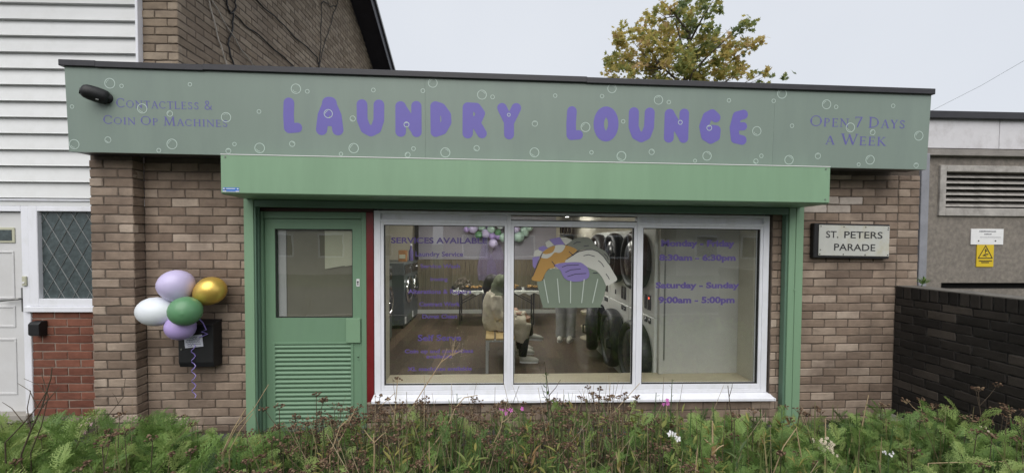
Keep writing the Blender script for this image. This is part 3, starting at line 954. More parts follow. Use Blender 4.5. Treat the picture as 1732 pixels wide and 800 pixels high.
leaf = lf.build('door_leaf', GD, door)
bd = MB()
bd.box(-1.899, -1.891, .056, .066, 1.030, 1.808)
bd.box(-1.242, -1.234, .056, .066, 1.030, 1.808)
bd.box(-1.891, -1.242, .056, .066, 1.800, 1.808)
bd.box(-1.891, -1.242, .056, .066, 1.030, 1.038)
bd.build('glazing_seal', MT['rubber'], door)
B(-1.891, -1.242, .067, .073, 1.038, 1.800).build('door_glass', MT['glass_door'], door)
MT['film'] = M('sun_faded_backing', (.17, .158, .118), 0.75, 0.12, 2.5, stain=(.14, .13, .10), stain_scale=2.0)
MT['paper'] = M('pale_notice_back', (.46, .46, .35), 0.7, 0.06, 4)
MT['strip'] = M('grey_edge_strip', (.42, .42, .42), 0.6, 0.08, 6)
B(-1.895, -1.238, .0925, .0975, 1.034, 1.804).build('glass_backing', MT['film'], door)
nb = MB().prism([(-1.487, 1.455), (-1.315, 1.487), (-1.312, 1.478), (-1.246, 1.490), (-1.244, 1.797), (-1.487, 1.797)], .082, .085).build('taped_sheet', MT['paper'], door)
nb['label'] = 'pale sheet taped inside the door glass'
B(-1.890, -1.822, .084, .088, 1.038, 1.799).build('edge_strip', MT['strip'], door)
lv = MB()
for x in (-1.918, -1.240):
    pass
lv.box(-1.925, -1.904, .038, .0455, .085, .815)
lv.box(-1.252, -1.228, .038, .0455, .085, .815)
lv.box(-1.904, -1.252, .038, .0455, .797, .815)
lv.build('louvre_frame', GD, door, bevel=.002)
_me = MB().prism_x([(-.004, -.017), (-.012, -.012), (-.015, -.004), (-.010, .006), (.004, .015), (.010, .018), (.012, .013), (.006, .006), (.0, -.004)], -.326, .326).mesh('louvre_slat', GD, (0, 0, 0), smooth=50)[0]
for k in range(18):
    link('louvre_slat', _me, (-1.578, .052, .777 - k * .0387), door)
B(-1.904, -1.252, .070, .074, .098, .797).build('louvre_backing', MT['green_dark'], door)
ga = MB().box(-1.288, -1.163, .0215, .0455, .812, 1.026).build('latch_guard', MT['green'], door, bevel=.003)
lp = B(-1.201, -1.173, .0415, .0455, 1.305, 1.372).build('lock_plate', MT['white'], door, bevel=.002)
kh = MB()
kh.disc((-1.187, .0385, 1.347), .0075, .003, 'Y', 14)
kh.box(-1.1905, -1.1835, .0385, .0412, 1.318, 1.344)
kh.build('keyhole', MT['black'], lp)
l2 = B(-1.196, -1.180, .0425, .0455, .655, .70).build('lower_lock', GD, door, bevel=.001)
MB().disc((-1.188, .0395, .68), .006, .003, 'Y', 10).build('keyhole', MT['black'], l2)
B(-2.0, -1.11, -.02, .14, .0461, .0565).build('threshold', MT['screw'], door)


# ================================================================== SHOP WINDOW
def wx(p): return (p[0], p[1], p[2] - (p[0] + 1.04) * .0055)


win = thing('shop_window', 'wide white three pane shop window with purple vinyl lettering', 'window', (.74, .06, .285))
U = MT['upvc']
fr = MB(wx)
fr.box(-1.040, -.984, .018, .098, .352, 1.973)
fr.box(2.466, 2.520, .018, .098, .352, 1.973)
fr.box(-.984, 2.466, .018, .098, 1.950, 1.973)
fr.box(-.984, 2.466, .018, .098, .352, .385)
fr.build('outer_frame', U, win, bevel=.004, seg=2)
for x0, x1 in ((.128, .158), (1.296, 1.325)):
    B(x0, x1, .016, .098, .386, 1.949, wx).build('mullion', U, win, bevel=.004, seg=2)
B(-.984, .1275, .020, .096, 1.872, 1.900, wx).build('transom', U, win, bevel=.003)
B(.1585, 1.2955, .020, .096, 1.872, 1.900, wx).build('transom', U, win, bevel=.003)
B(1.3255, 2.466, .020, .096, 1.872, 1.900, wx).build('transom', U, win, bevel=.003)
panes = []
for i, (x0, x1) in enumerate(((-.9835, .1275), (.1585, 1.2955), (1.3255, 2.4655))):
    s_ = MB(wx)
    a = .026
    za, zb = .386, 1.8715
    s_.box(x0, x0 + a, .024, .090, za, zb)
    s_.box(x1 - a, x1, .024, .090, za, zb)
    s_.box(x0 + a, x1 - a, .024, .090, zb - .022, zb)
    s_.box(x0 + a, x1 - a, .024, .090, za, za + .044)
    s_.build('sash', U, win, bevel=.003, seg=2)
    g = MB(wx)
    b = a + .006
    g.box(x0 + a, x0 + b, .034, .060, za + .044, zb - .022)
    g.box(x1 - b, x1 - a, .034, .060, za + .044, zb - .022)
    g.box(x0 + b, x1 - b, .034, .060, zb - .028, zb - .022)
    g.box(x0 + b, x1 - b, .034, .060, za + .044, za + .050)
    g.build('gasket', MT['rubber'], win)
    pn = B(x0 + b, x1 - b, .046, .052, za + .050, zb - .028, wx).build('pane', MT['glass'], win)
    panes.append(pn)
    if i == 1:
        B(x0 + .004, x1 - .004, .046, .052, 1.904, 1.946, wx).build('transom_pane', MT['glass'], win)
        q = MB(wx)
        q.box(x0, x1, .034, .044, 1.9005, 1.908)
        q.box(x0, x1, .034, .044, 1.942, 1.9495)
        q.build('gasket', MT['rubber'], win)
    else:
        pb = MB(wx)
        pb.box(x0 + .002, x1 - .002, .044, .060, 1.901, 1.949)
        pb.build('infill_panel', U, win, bevel=.002)
sl = MB(wx)
sl.prism_x([(-.058, .300), (-.058, .322), (-.050, .330), (.020, .351), (.098, .351), (.098, .300)], -1.047, 2.548)
sl.build('sill', U, win, bevel=.002)
e_ = B(2.5485, 2.562, -.060, .02, .298, .326, wx).build('sill_end_cap', MT['upvc'], win, bevel=.003)
B(-1.04, 2.535, .008, .098, .289, .299, wx).build('mastic_gap', MT['rubber'], win)

# -------- vinyl on the glass
MT['vinyl'] = M('purple_window_vinyl', (.085, .060, .215), 0.55, 0.05, 10)
MT['vinyl_faint'] = M('faded_purple_window_vinyl', (.105, .070, .250), 0.6, 0.1, 10)
_FONT = bpy.data.curves.new('letterer', 'FONT')
_fob = bpy.data.objects.new('letterer', _FONT)


def text_mesh(txt, bold=0.02, res=3):
    _FONT.body = txt
    _FONT.size = 1.0
    _FONT.offset = bold
    _FONT.resolution_u = res
    _FONT.fill_mode = 'FRONT'
    COL.objects.link(_fob)
    dg = bpy.context.evaluated_depsgraph_get()
    me = bpy.data.meshes.new_from_object(_fob.evaluated_get(dg))
    COL.objects.unlink(_fob)
    vs = [(v.co.x, v.co.y) for v in me.vertices]
    fs = [tuple(p.vertices) for p in me.polygons]
    bpy.data.meshes.remove(me)
    return vs, fs


def cap_fit(txt, vs, x0, x1, z0, z1):
    """fit the text's width to x0..x1 and its capitals' height (bfont capitals: 0.73 of the size) to z0..z1"""
    a = np.array(vs)
    lo, hi = a[:, 0].min(), a[:, 0].max()
    k = (z1 - z0) / .73
    return [(x0 + (x - lo) / (hi - lo) * (x1 - x0), z0 + z * k) for x, z in vs]


for txt, x0, x1, z0, z1 in WINDOW_TEXT:
    vs, fs = text_mesh(txt, 0.026 if x0 < 1 else 0.042)
    vs = cap_fit(txt, vs, x0, x1, z0, z1)
    big = txt in ('SERVICES AVAILABLE', 'Self Serve', 'Laundry Service', 'Duvet Clean') or x0 > 1
    o = flat_part('lettering', vs, fs, lambda x, z: (x, .0445, z), MT['vinyl'] if big else MT['vinyl_faint'], panes[0] if x0 < 1 else panes[2])
    o['label'] = 'purple window lettering reading ' + txt

DM = {'basket': M('decal_sage', (.165, .205, .155), 0.6, 0.05, 6), 'orange': M('decal_mustard', (.38, .215, .055), 0.6, 0.05, 6), 'white': M('decal_off_white', (.47, .47, .42), 0.6, 0.04, 6),
      'purple': M('decal_lilac', (.205, .165, .385), 0.6, 0.05, 6), 'sock': M('decal_grey_green', (.155, .165, .135), 0.6, 0.05, 6), 'ink': M('decal_ink', (.035, .03, .05), 0.6, 0.1, 6), 'line': M('decal_pale_line', (.46, .52, .46), 0.6, 0.05, 6)}


def decal_piece(name, pts, layer, mat):
    """smooth closed outline, laid as a thin vinyl sheet"""
    if len(pts) > 5:
        n = len(pts)
        out = []
        for i in range(n):
            p0, p1, p2, p3 = (np.array(pts[(i + k - 1) % n]) for k in range(4))
            for t in (0, .33, .66):
                out.append(tuple(.5 * (2 * p1 + (p2 - p0) * t + (2 * p0 - 5 * p1 + 4 * p2 - p3) * t * t + (3 * p1 - p0 - 3 * p2 + p3) * t ** 3)))
        pts = out
    y = .0455 - layer * .0006
    return MB().prism(pts, y - .0004, y).build(name, mat, panes[1])


for nm, lay, mt in (('check_white_a', 1, 'white'), ('check_white_b', 1, 'white'), ('check_white_c', 1, 'white'), ('check_purple_a', 2, 'purple'), ('check_purple_b', 2, 'purple'), ('check_purple_c', 2, 'purple'),
                    ('sock', 3, 'sock'), ('orange', 4, 'orange'), ('white_band', 5, 'white'), ('basket', 6, 'basket'), ('sheet', 7, 'white'), ('cloth', 8, 'purple')):
    if nm == 'basket':
        continue
    decal_piece({'sock': 'decal_sock', 'orange': 'decal_towel', 'white_band': 'decal_band', 'sheet': 'decal_sheet', 'cloth': 'decal_cloth'}.get(nm, 'decal_check'), DECAL[nm], lay, DM[mt])
decal_piece('decal_basket', DECAL['basket'], 0, DM['basket'])
for kind_, mt, w in (('basket_line', 'line', .0042), ('fold', 'ink', .0030)):
    for ln in DECAL_LINES[kind_]:
        vs, fs = stroke_mesh([[(x, z, w) for x, z in ln]], .0022)
        flat_part('decal_' + kind_, vs, fs, lambda x, z: (x, .0392, z), DM[mt], panes[1])

# ================================================================== SMALL THINGS ON THE FRONT
# camera on the fascia
cc = thing('security_camera', 'black dome nosed security camera on the fascia corner', 'camera', (-3.0, -.33, 2.78))
ax = Vector((-.16, -.14, .045)).normalized()
q0 = Vector((-2.985, -.325, 2.795))
rad = [.010, .040, .052, .056, .057, .055, .050, .040, .024]
tt = [-.040, -.037, -.028, -.005, .03, .065, .090, .106, .114]
MB().tube([q0 + ax * k for k in tt], rad, 18).build('housing', MT['black'], cc, smooth=60)
MB().tube([q0 + ax * .108 + Vector((0, -.002, -.012)), q0 + ax * .119 + Vector((0, -.004, -.013))], [.024, .021], 16).build('lens', MT['black_gloss'], cc, smooth=60)
MB().tube([Vector((-2.965, fy(2.8), 2.79)), Vector((-2.965, -.315, 2.79)), q0], [.040, .030, .022], 14).build('bracket', MT['black'], cc, smooth=60)
MB().tube([q0 + ax * .02 + Vector((.03, -.03, -.046)), q0 + ax * .035 + Vector((.03, -.032, -.048))], .006, 8).build('status_light', MT['screw'], cc)

# letter box
lb = thing('letter_box', 'black wall letter box with a handwritten note beside the balloons', 'letter box', (-2.455, -.06, .645))
MB().prism_x([(-.001, .648), (-.105, .648), (-.118, .690), (-.118, 1.002), (-.105, 1.012), (-.001, 1.030)], -2.606, -2.325).build('body', MT['black'], lb, bevel=.004)
MB().prism_x([(-.002, 1.032), (-.126, 1.008), (-.130, 1.0), (-.124, .996), (-.004, 1.020)], -2.610, -2.321).build('lid', MT['black'], lb, bevel=.002)
MB().disc((-2.58, -.122, .80), .008, .004, 'Y', 10).build('lock', MT['screw'], lb)
nt = thing('note', 'white handwritten note card taped to the black letter box', 'note', (-2.475, -.12, .84))
MT['card'] = M('white_card', (.52, .53, .60), 0.6, 0.06, 12)
MT['ink'] = M('pen_ink', (.06, .055, .13), 0.6, 0.1, 12)
rz = lambda x, z: (-2.478 + (x * math.cos(R(4)) - z * math.sin(R(4))), .868 + (x * math.sin(R(4)) + z * math.cos(R(4))))
MB().prism([rz(-.073, -.052), rz(.073, -.048), rz(.070, .052), rz(-.075, .046)], -.1220, -.1190).build('card', MT['card'], nt)
k_ = 0
for zl, xa, xb in ((.030, -.060, .030), (.012, -.055, .055), (-.006, -.064, .050), (-.024, -.052, .058), (-.038, -.05, -.01)):
    x = xa
    pts = []
    while x < xb:
        pts.append((*rz(x, zl + random.uniform(-.0055, .0055)), .0016))
        x += .006
    vs, fs = stroke_mesh([pts], .0016)
    flat_part('handwriting', vs, fs, lambda x, z: (x, -.1226, z), MT['ink'], nt)

# balloons tied to the letter box
bl = thing('balloon_bunch', 'bunch of five lilac white green and gold balloons tied above the letter box', 'balloons', (-2.47, -.2, .95))


def balloon(c, r, length, dirv, mat, parent, label=None):
    d = Vector(dirv).normalized()
    q = Vector((0, 0, 1)).rotation_difference(d).to_matrix()
    prof = [(-1.0, .0), (-.985, .05), (-.93, .13), (-.80, .35), (-.6, .60), (-.35, .83), (-.05, .97), (.25, 1.0), (.5, .92), (.72, .74), (.87, .52), (.96, .28), (1.0, .0)]
    n = 20
    vs, fs = [], []
    for h, w in prof:
        for i in range(n):
            a = 2 * math.pi * i / n
            vs.append(Vector(c) + q @ Vector((max(w, .001) * r * math.cos(a), max(w, .001) * r * math.sin(a), h * length)))
    for k in range(len(prof) - 1):
        for i in range(n):
            fs.append((k * n + i, k * n + (i + 1) % n, (k + 1) * n + (i + 1) % n, (k + 1) * n + i))
    o = MB().add(vs, fs).build('balloon', mat, parent, smooth=180)
    kn = Vector(c) - d * length * 1.03
    MB().tube([kn + d * .012, kn, kn - d * .012], [.006, .005, .010], 8).build('knot', mat, o)
    if label:
        o['label'] = label
    return o


def latex(name, col, rough=.36, metal=0.0, sss=0.0):
    m = M(name, col, rough, 0.03, 3, metal=metal)
    return m


MT['b_lilac'] = latex('lilac_latex', (.57, .51, .75))
MT['b_lilac2'] = latex('deeper_lilac_latex', (.44, .34, .66))
MT['b_white'] = latex('white_latex', (.74, .78, .82))
MT['b_green'] = latex('green_latex', (.115, .27, .135))
MT['b_gold'] = latex('gold_foil_latex', (.80, .55, .13), .36, 0.7)
MT['b_mint'] = latex('mint_latex', (.42, .58, .50))
balloon((-2.345, -.135, 1.275), .113, .142, (.75, .1, .62), MT['b_gold'], bl, 'gold balloon')
balloon((-2.553, -.190, 1.322), .129, .143, (-.35, .0, 1.0), MT['b_lilac'], bl, 'pale lilac balloon')
balloon((-2.672, -.215, 1.128), .116, .166, (-1, -.1, .12), MT['b_white'], bl, 'white balloon')
balloon((-2.505, -.215, 1.020), .107, .120, (-.3, -.2, -.85), MT['b_lilac2'], bl, 'deeper lilac balloon')
balloon((-2.425, -.275, 1.148), .116, .130, (.35, -.75, -.05), MT['b_green'], bl, 'dark green balloon')
MT['ribbon'] = M('purple_ribbon', (.26, .20, .55), 0.3, 0.1, 20)
pts = [(-2.40 + .02 * math.sin(i * 1.9), -.13 + .012 * math.cos(i * 2.3), 1.00 - i * .0125) for i in range(6)]
pts += [(-2.478 + .016 * math.sin(i * 1.25), -.128 + .010 * math.cos(i * 1.25), .845 - i * .0165) for i in range(28)]
MB().tube([(-2.43, -.17, 1.10), (-2.39, -.135, 1.02), (-2.37, -.13, .965), (-2.41, -.128, .95), (-2.36, -.128, .93), (-2.43, -.128, .90)], .0045, 5).build('ribbon_bow', MT['ribbon'], bl)
MB().tube(pts[6:], .0035, 4).build('ribbon', MT['ribbon'], bl)

# street name plate
sg = thing('street_name_sign', 'weathered white street name plate in a black frame reading St. Peters Parade', 'street sign', (3.24, -.02, 1.57))
sgx = lambda p: (p[0], p[1], p[2] - (p[0] - 3.24) * .012)
B(2.885, 3.597, -.052, -.001, 1.572, 1.884, sgx).build('frame', MT['black'], sg, bevel=.006)
MT['plate'] = M('weathered_white_plate', (.47, .475, .44), 0.45, 0.08, 5, stain=(.40, .37, .23), stain_scale=3.4, stain_amt=1.0)
pl = B(2.925, 3.588, -.058, -.0525, 1.594, 1.868, sgx).build('plate', MT['plate'], sg, bevel=.002)
MT['letter_black'] = M('black_lettering', (.020, .020, .022), 0.5, 0.1, 20)
for txt, x0, x1, z0, z1 in (('ST.', 2.990, 3.105, 1.755, 1.818), ('PETERS', 3.160, 3.520, 1.755, 1.818), ('PARADE', 3.068, 3.455, 1.642, 1.706)):
    vs, fs = text_mesh(txt, 0.008)
    vs = cap_fit(txt, vs, x0, x1, z0, z1)
    flat_part('lettering', vs, fs, lambda x, z: sgx((x, -.0592, z)), MT['letter_black'], sg)
for x, z in ((2.94, 1.855), (3.155, 1.855), (3.36, 1.855), (3.573, 1.853), (3.571, 1.836), (2.94, 1.645), (2.935, 1.607), (3.155, 1.607), (3.36, 1.607), (3.573, 1.607)):
    MB(sgx).disc((x, -.0615, z), .0048, .004, 'Y', 8).build('rivet', MT['letter_black'], sg)

# ================================================================== NEIGHBOURING HOUSE (left)
HP = Vector((-3.2, .28, 0))
HR = R(-1.2)
_hm = Matrix.Rotation(HR, 3, 'Z')


def hx(p):
    d = _hm @ (Vector(p) - HP)
    return tuple(HP + d)


house = thing('house', 'white clad house with brown brick gable left of the shop', 'house', (-5.0, 3.5, 0))
MT['glass_dark'] = glass_mat('obscure_glass', (.55, .60, .60), 1.5, 0.05)
MT['door_white'] = M('white_door', (.62, .62, .62), 0.42, 0.04, 3, 0.03, 14, stain=(.48, .47, .44), stain_scale=2, stain_amt=0.4)
MT['lead'] = M('lead_strip', (.20, .21, .21), 0.5, 0.1, 20)
MT['obscure'] = M('obscure_pane', (.060, .078, .080), 0.25, 0.35, 22, 0.25, 60)
MT['tile'] = M('dark_roof_tile', (.030, .028, .036), 0.6, 0.2, 5, 0.2, 40)
MT['barge'] = M('dark_barge_board', (.020, .019, .028), 0.45, 0.15, 4)
MT['wall_core'] = M('house_wall_core', (.10, .078, .062), 0.95, 0.2, 9)
c = MB(hx)
c.box(-8.6, -2.866, .30, 7.9, 2.05, 4.72)
c.box(-8.6, -5.40, .30, .6, -.05, 2.05)
c.box(-5.40, -2.866, .42, .6, -.05, 2.05)
c.prism_x([(.30, 4.72), (4.1, 6.68), (7.9, 4.72)], -8.6, -2.866)
hw = c.build('wall', MT['wall_core'], house)
# bricks of the front strip and of the gable end
hit = []
for xa, xb, za, zb in course_list(-3.178, -2.862, 2.95, 4.25, -3.178, .03):
    hit.append(((xb - xa) * .3, ((xa + xb) / 2, .292, (za + zb) / 2), xb - xa, zb - za, MT['brick_upper'], 'y'))
for ya, yb, za, zb in course_list(.292, 7.6, 2.95, 6.7, .292, .03):
    ym, zm = (ya + yb) / 2, (za + zb) / 2
    D_ = ym + 3.65
    lo, hi = 1.7 + 285 / 700 * D_ - .05, 1.7 + 425 / 700 * D_ + .15
    if not (lo < zm < hi):
        continue
    if zb > 6.70 - abs(ym - 4.1) * .516 - .06:
        continue
    hit.append(((yb - ya) / D_ ** 2, (-2.862, ym, zm), yb - ya, zb - za, MT['brick_upper'], '+x'))
lay_bricks(hit, hw, 300, HR, HP)
# red brick apron under the window
ap = B(-4.235, -3.27, .286, .40, -.05, 1.046, hx).build('apron_wall', MT['mortar_red'], house)
rit = []
for xa, xb, za, zb in course_list(-4.240, -3.27, .06, 1.044, -4.114, .008, min_len=.03):
    rit.append((1 if xa < -3.25 else .1, ((xa + xb) / 2, .28, (za + zb) / 2), xb - xa, zb - za, MT['brick_red'], 'y'))
lay_bricks(rit, ap, 300, HR, HP)
# cladding boards, each lapping the one below
_bm = {}
k = 0
z = 2.078
while z < 4.65:
    B0 = MB(hx).prism_x([(.250, z), (.258, z + .006), (.284, z + .150), (.295, z + .150), (.295, z)], -8.5, -3.196)
    B0.build('cladding_board', MT['clad'], house)
    z += .1438
B(-3.195, -3.172, .240, .299, 2.06, 4.66, hx).build('corner_trim', MT['upvc'], house, bevel=.003)
B(-8.5, -3.15, .262, .33, 2.050, 2.074, hx).build('base_trim', MT['upvc'], house, bevel=.003)
B(-8.5, -3.15, .275, .33, 2.006, 2.049, hx).build('head_board', MT['clad'], house, bevel=.002)
# porch window with a leaded lattice
w = MB(hx)
w.box(-4.195, -4.112, .262, .34, 1.098, 2.004)
w.box(-4.112, -3.06, .262, .34, 1.958, 2.004)
w.box(-4.112, -3.06, .262, .34, 1.098, 1.166)
w.box(-3.06, -2.99, .262, .34, 1.098, 2.004)
hwin = w.build('window', U, house, bevel=.004)
B(-4.23, -2.99, .246, .34, 1.0475, 1.097, hx).build('window_sill', U, hwin, bevel=.004)
B(-4.111, -3.061, .300, .306, 1.167, 1.957, hx).build('pane', MT['obscure'], hwin)
lat = MB(hx)
x0, x1, z0, z1 = -4.111, -3.061, 1.167, 1.957
slope = 1.75
for s in (1, -1):
    for i in range(-12, 18):
        xs = x0 + i * .130
        # clip the line z = z0 + s*slope*(x-xs) (or from the top for s=-1)
        pts = []
        for zz_ in (z0, z1):
            xx = xs + ((zz_ - z0) / slope if s > 0 else (z1 - zz_) / slope)
            pts.append((xx, zz_))
        (xa, za), (xb, zb) = pts
        if xa > xb:
            xa, za, xb, zb = xb, zb, xa, za
        if xb < x0 or xa > x1:
            continue
        if xa < x0:
            za += (zb - za) * (x0 - xa) / (xb - xa)
            xa = x0
        if xb > x1:
            zb = za + (zb - za) * (x1 - xa) / (xb - xa)
            xb = x1
        if abs(xb - xa) < .01:
            continue
        lat.tube([(xa, .2975 if s > 0 else .2985, za), (xb, .2975 if s > 0 else .2985, zb)], .0034, 4)
lat.build('leaded_lattice', MT['lead'], hwin)
# front door
dr = MB(hx)
dr.box(-4.262, -4.196, .268, .36, .05, 2.004)
dr.box(-5.30, -5.22, .268, .36, .05, 2.004)
dr.box(-5.22, -4.262, .268, .36, 1.955, 2.004)
dfr = dr.build('door_frame', U, house, bevel=.004)
dd = MB(hx)
dd.box(-5.215, -4.266, .300, .35, .12, 1.950)
dleaf = dd.build('front_door', MT['door_white'], house, bevel=.004)
for x0, x1, z0, z1 in ((-4.70, -4.36, .28, .80), (-4.70, -4.36, .90, 1.10), (-4.70, -4.36, 1.16, 1.60), (-5.12, -4.78, .28, .80), (-5.12, -4.78, 1.16, 1.60)):
    m = MB(hx)
    m.box(x0, x1, .293, .2995, z0, z0 + .02)
    m.box(x0, x1, .293, .2995, z1 - .02, z1)
    m.box(x0, x0 + .02, .293, .2995, z0 + .02, z1 - .02)
    m.box(x1 - .02, x1, .293, .2995, z0 + .02, z1 - .02)
    m.build('panel_moulding', MT['door_white'], dleaf, bevel=.004)
B(-5.10, -4.345, .290, .2995, 1.672, 1.812, hx).build('fanlight_frame', MT['paper'], dleaf, bevel=.004)
B(-5.08, -4.366, .2865, .2895, 1.694, 1.790, hx).build('fanlight_pane', MT['obscure'], dleaf)
hp = MB(hx).box(-4.302, -4.276, .290, .2995, 1.045, 1.265).build('handle_plate', MT['screw'], dleaf, bevel=.003)
MB(hx).tube([(-4.289, .292, 1.165), (-4.289, .255, 1.165), (-4.31, .250, 1.165), (-4.44, .250, 1.150)], .010, 8).build('handle', MT['screw'], hp, smooth=60)
B(-5.30, -4.20, .22, .40, .045, .12, hx).build('door_step', MT['kerb'], house, bevel=.005)
db = B(-4.250, -4.212, .252, .2675, 1.285, 1.372, hx).build('doorbell', MT['paper'], house, bevel=.004)
MB(hx).disc((-4.231, .247, 1.315), .010, .005, 'Y', 12).build('button', MT['white'], db)
bb = MB(hx)
bb.prism_x([(.28, .835), (.225, .835), (.205, .85), (.205, .945), (.225, .965), (.28, .970)], -4.155, -4.058)
bb.build('key_safe', MT['black'], house, bevel=.008, seg=2)
# roof: tiled slopes that overhang the gable, with a dark barge board
t_ = MB(hx)
t_.prism_x([(-.15, 4.44), (4.1, 6.635), (8.35, 4.44), (8.35, 4.60), (4.1, 6.80), (-.15, 4.60)], -8.6, -2.50)
t_.build('roof', MT['tile'], house)
t_ = MB(hx)
t_.prism_x([(-.16, 4.40), (4.1, 6.60), (8.36, 4.40), (8.36, 4.66), (4.1, 6.86), (-.16, 4.66)], -2.499, -2.465)
t_.build('barge_board', MT['barge'], house)
t_ = MB(hx)
t_.prism_x([(-.16, 4.61), (4.1, 6.81), (8.36, 4.61), (8.36, 4.68), (4.1, 6.88), (-.16, 4.68)], -2.464, -2.43)
t_.build('verge_trim', MT['screw'], house)
# wires clipped to the gable wall
MT['wire_dark'] = M('black_cable', (.018, .017, .018), 0.6, 0.1, 8)
MT['wire_pale'] = M('pale_cable', (.42, .38, .33), 0.6, 0.1, 8)


def wall_cable(pts, r, mat, label):
    cx = -2.855
    p3 = []
    for (y0, z0), (y1, z1) in zip(pts[:-1], pts[1:]):
        for i in range(6):
            t = i / 6
            p3.append((cx + .012 + .006 * math.sin(7 * (y0 + t)), y0 + (y1 - y0) * t, z0 + (z1 - z0) * t + .012 * math.sin(t * 9 + y0)))
    p3.append((cx + .012, *pts[-1]))
    o = MB(hx).tube(p3, r, 5).build('cable', mat)
    return tag(o, label, 'cable', 'cables on the gable wall')
wall_cable([(0.68, 4.08), (0.69, 4.04), (0.82, 3.75), (0.94, 3.56)], 0.007, MT['wire_pale'], 'pale cable hanging left of the other on the gable wall')
wall_cable([(0.68, 4.13), (0.76, 4.09), (1.0, 3.93), (1.41, 3.75)], 0.007, MT['wire_pale'], 'pale cable slanting right across the gable wall')
wall_cable([(0.93, 4.28), (0.97, 4.15), (1.05, 4.15), (1.03, 3.99), (0.95, 3.78), (1.05, 3.61)], 0.009, MT['wire_dark'], 'dark cable dangling with a kink down the gable wall')
wall_cable([(1.09, 4.37), (1.09, 4.24), (1.03, 4.15), (0.96, 4.16), (0.95, 4.27)], 0.008, MT['wire_dark'], 'dark cable looped at the top of the gable wall')
wall_cable([(1.08, 4.15), (1.61, 4.16), (2.35, 4.15)], 0.008, MT['wire_dark'], 'long dark cable running along a brick course of the gable')
wall_cable([(1.42, 4.56), (2.11, 4.57), (3.1, 4.6), (3.17, 4.45)], 0.008, MT['wire_dark'], 'upper dark cable running along the gable towards the verge')
wall_cable([(3.99, 6.04), (3.88, 5.84), (3.57, 5.29), (3.31, 4.81), (3.15, 4.44)], 0.006, MT['wire_dark'], 'thin dark wire hanging in a loop near the verge')
wall_cable([(3.18, 4.45), (3.25, 5.08), (3.27, 5.54), (3.41, 5.64), (3.64, 5.69), (3.88, 5.84)], 0.006, MT['wire_dark'], 'thin dark wire drooping between two clips near the verge')

# ================================================================== SUBSTATION (right)
MT['render'] = M('pebbledash_concrete', (.225, .200, .172), 0.95, 0.28, 26, 0.9, 190, stain=(.14, .125, .11), stain_scale=2.4, stain_amt=0.75)
MT['conc'] = M('grey_concrete', (.26, .24, .22), 0.9, 0.25, 10, 0.5, 90, stain=(.08, .075, .07), stain_scale=5, stain_amt=0.7)
MT['flash'] = M('lead_flashing', (.235, .24, .265), 0.6, 0.15, 9, 0.2, 30)
MT['louvre'] = M('weathered_louvre', (.36, .34, .315), 0.8, 0.25, 8, 0.3, 60, stain=(.10, .09, .08), stain_scale=6, stain_amt=0.7)
MT['white_board'] = M('peeling_white_board', (.60, .59, .61), 0.7, 0.06, 3, 0.1, 30, stain=(.26, .24, .23), stain_scale=7, stain_amt=0.4)
MT['dark_void'] = M('dark_void', (.010, .010, .010), 0.9, 0.1, 5)
sub = thing('substation', 'low grey concrete substation with a louvred vent and white eaves boards', 'building', (5.9, 1.8, 0))
YS = .33
Wm = MB()
Wm.box(4.30, 4.535, YS, YS + .2, -.05, 2.585)
Wm.box(6.10, 7.6, YS, YS + .2, -.05, 2.585)
Wm.box(4.535, 6.10, YS, YS + .2, 2.43, 2.585)
Wm.box(4.535, 6.10, YS, YS + .2, 1.315, 2.07)
Wm.box(4.535, 6.10, YS, YS + .2, -.05, 1.25)
Wm.box(4.30, 7.6, YS + .2, 3.5, -.05, 2.66)
Wm.build('wall', MT['render'], sub)
B(4.50, 6.14, YS + .10, YS + .18, 1.2501, 1.3149).build('floor_gap', MT['dark_void'], sub)
B(4.535, 6.10, YS + .15, YS + .19, 2.07, 2.43).build('vent_void', MT['dark_void'], sub)
lf = MB()
lf.box(4.468, 4.534, YS - .022, YS + .06, 1.990, 2.495)
lf.box(6.101, 6.17, YS - .022, YS + .06, 1.990, 2.495)
lf.box(4.534, 6.101, YS - .022, YS + .06, 2.431, 2.495)
lf.box(4.534, 6.101, YS - .022, YS + .06, 1.990, 2.069)
lf.build('vent_frame', MT['louvre'], sub, bevel=.004)
_sl = MB().prism_x([(-.018, -.020), (-.012, -.024), (.055, .022), (.055, .030)], -.782, .782).mesh('louvre_slat', MT['louvre'], (0, 0, 0))[0]
for k in range(6):
    link('louvre_slat', _sl, (5.3175, YS + .02, 2.107 + k * .058), sub)
MB().box(4.338, 4.346, YS - .006, YS, .0, 2.58).build('panel_joint', MT['dark_void'], sub)
B(4.235, 4.318, YS - .055, YS - .001, -.05, 2.60).build('corner_flashing', MT['flash'], sub, bevel=.004)
B(4.22, 7.7, YS - .05, YS + .2, 2.5855, 2.648).build('ring_beam', MT['conc'], sub, bevel=.004)
for x0, x1 in ((4.20, 5.058), (5.064, 6.3), (6.306, 7.7)):
    B(x0, x1, YS - .032, YS + .02, 2.660, 2.950).build('eaves_board', MT['white_board'], sub, bevel=.002)
MB().box(4.15, 7.8, YS - .075, 3.6, 2.945, 3.015).build('roof_edge', MT['cap'], sub, bevel=.004)

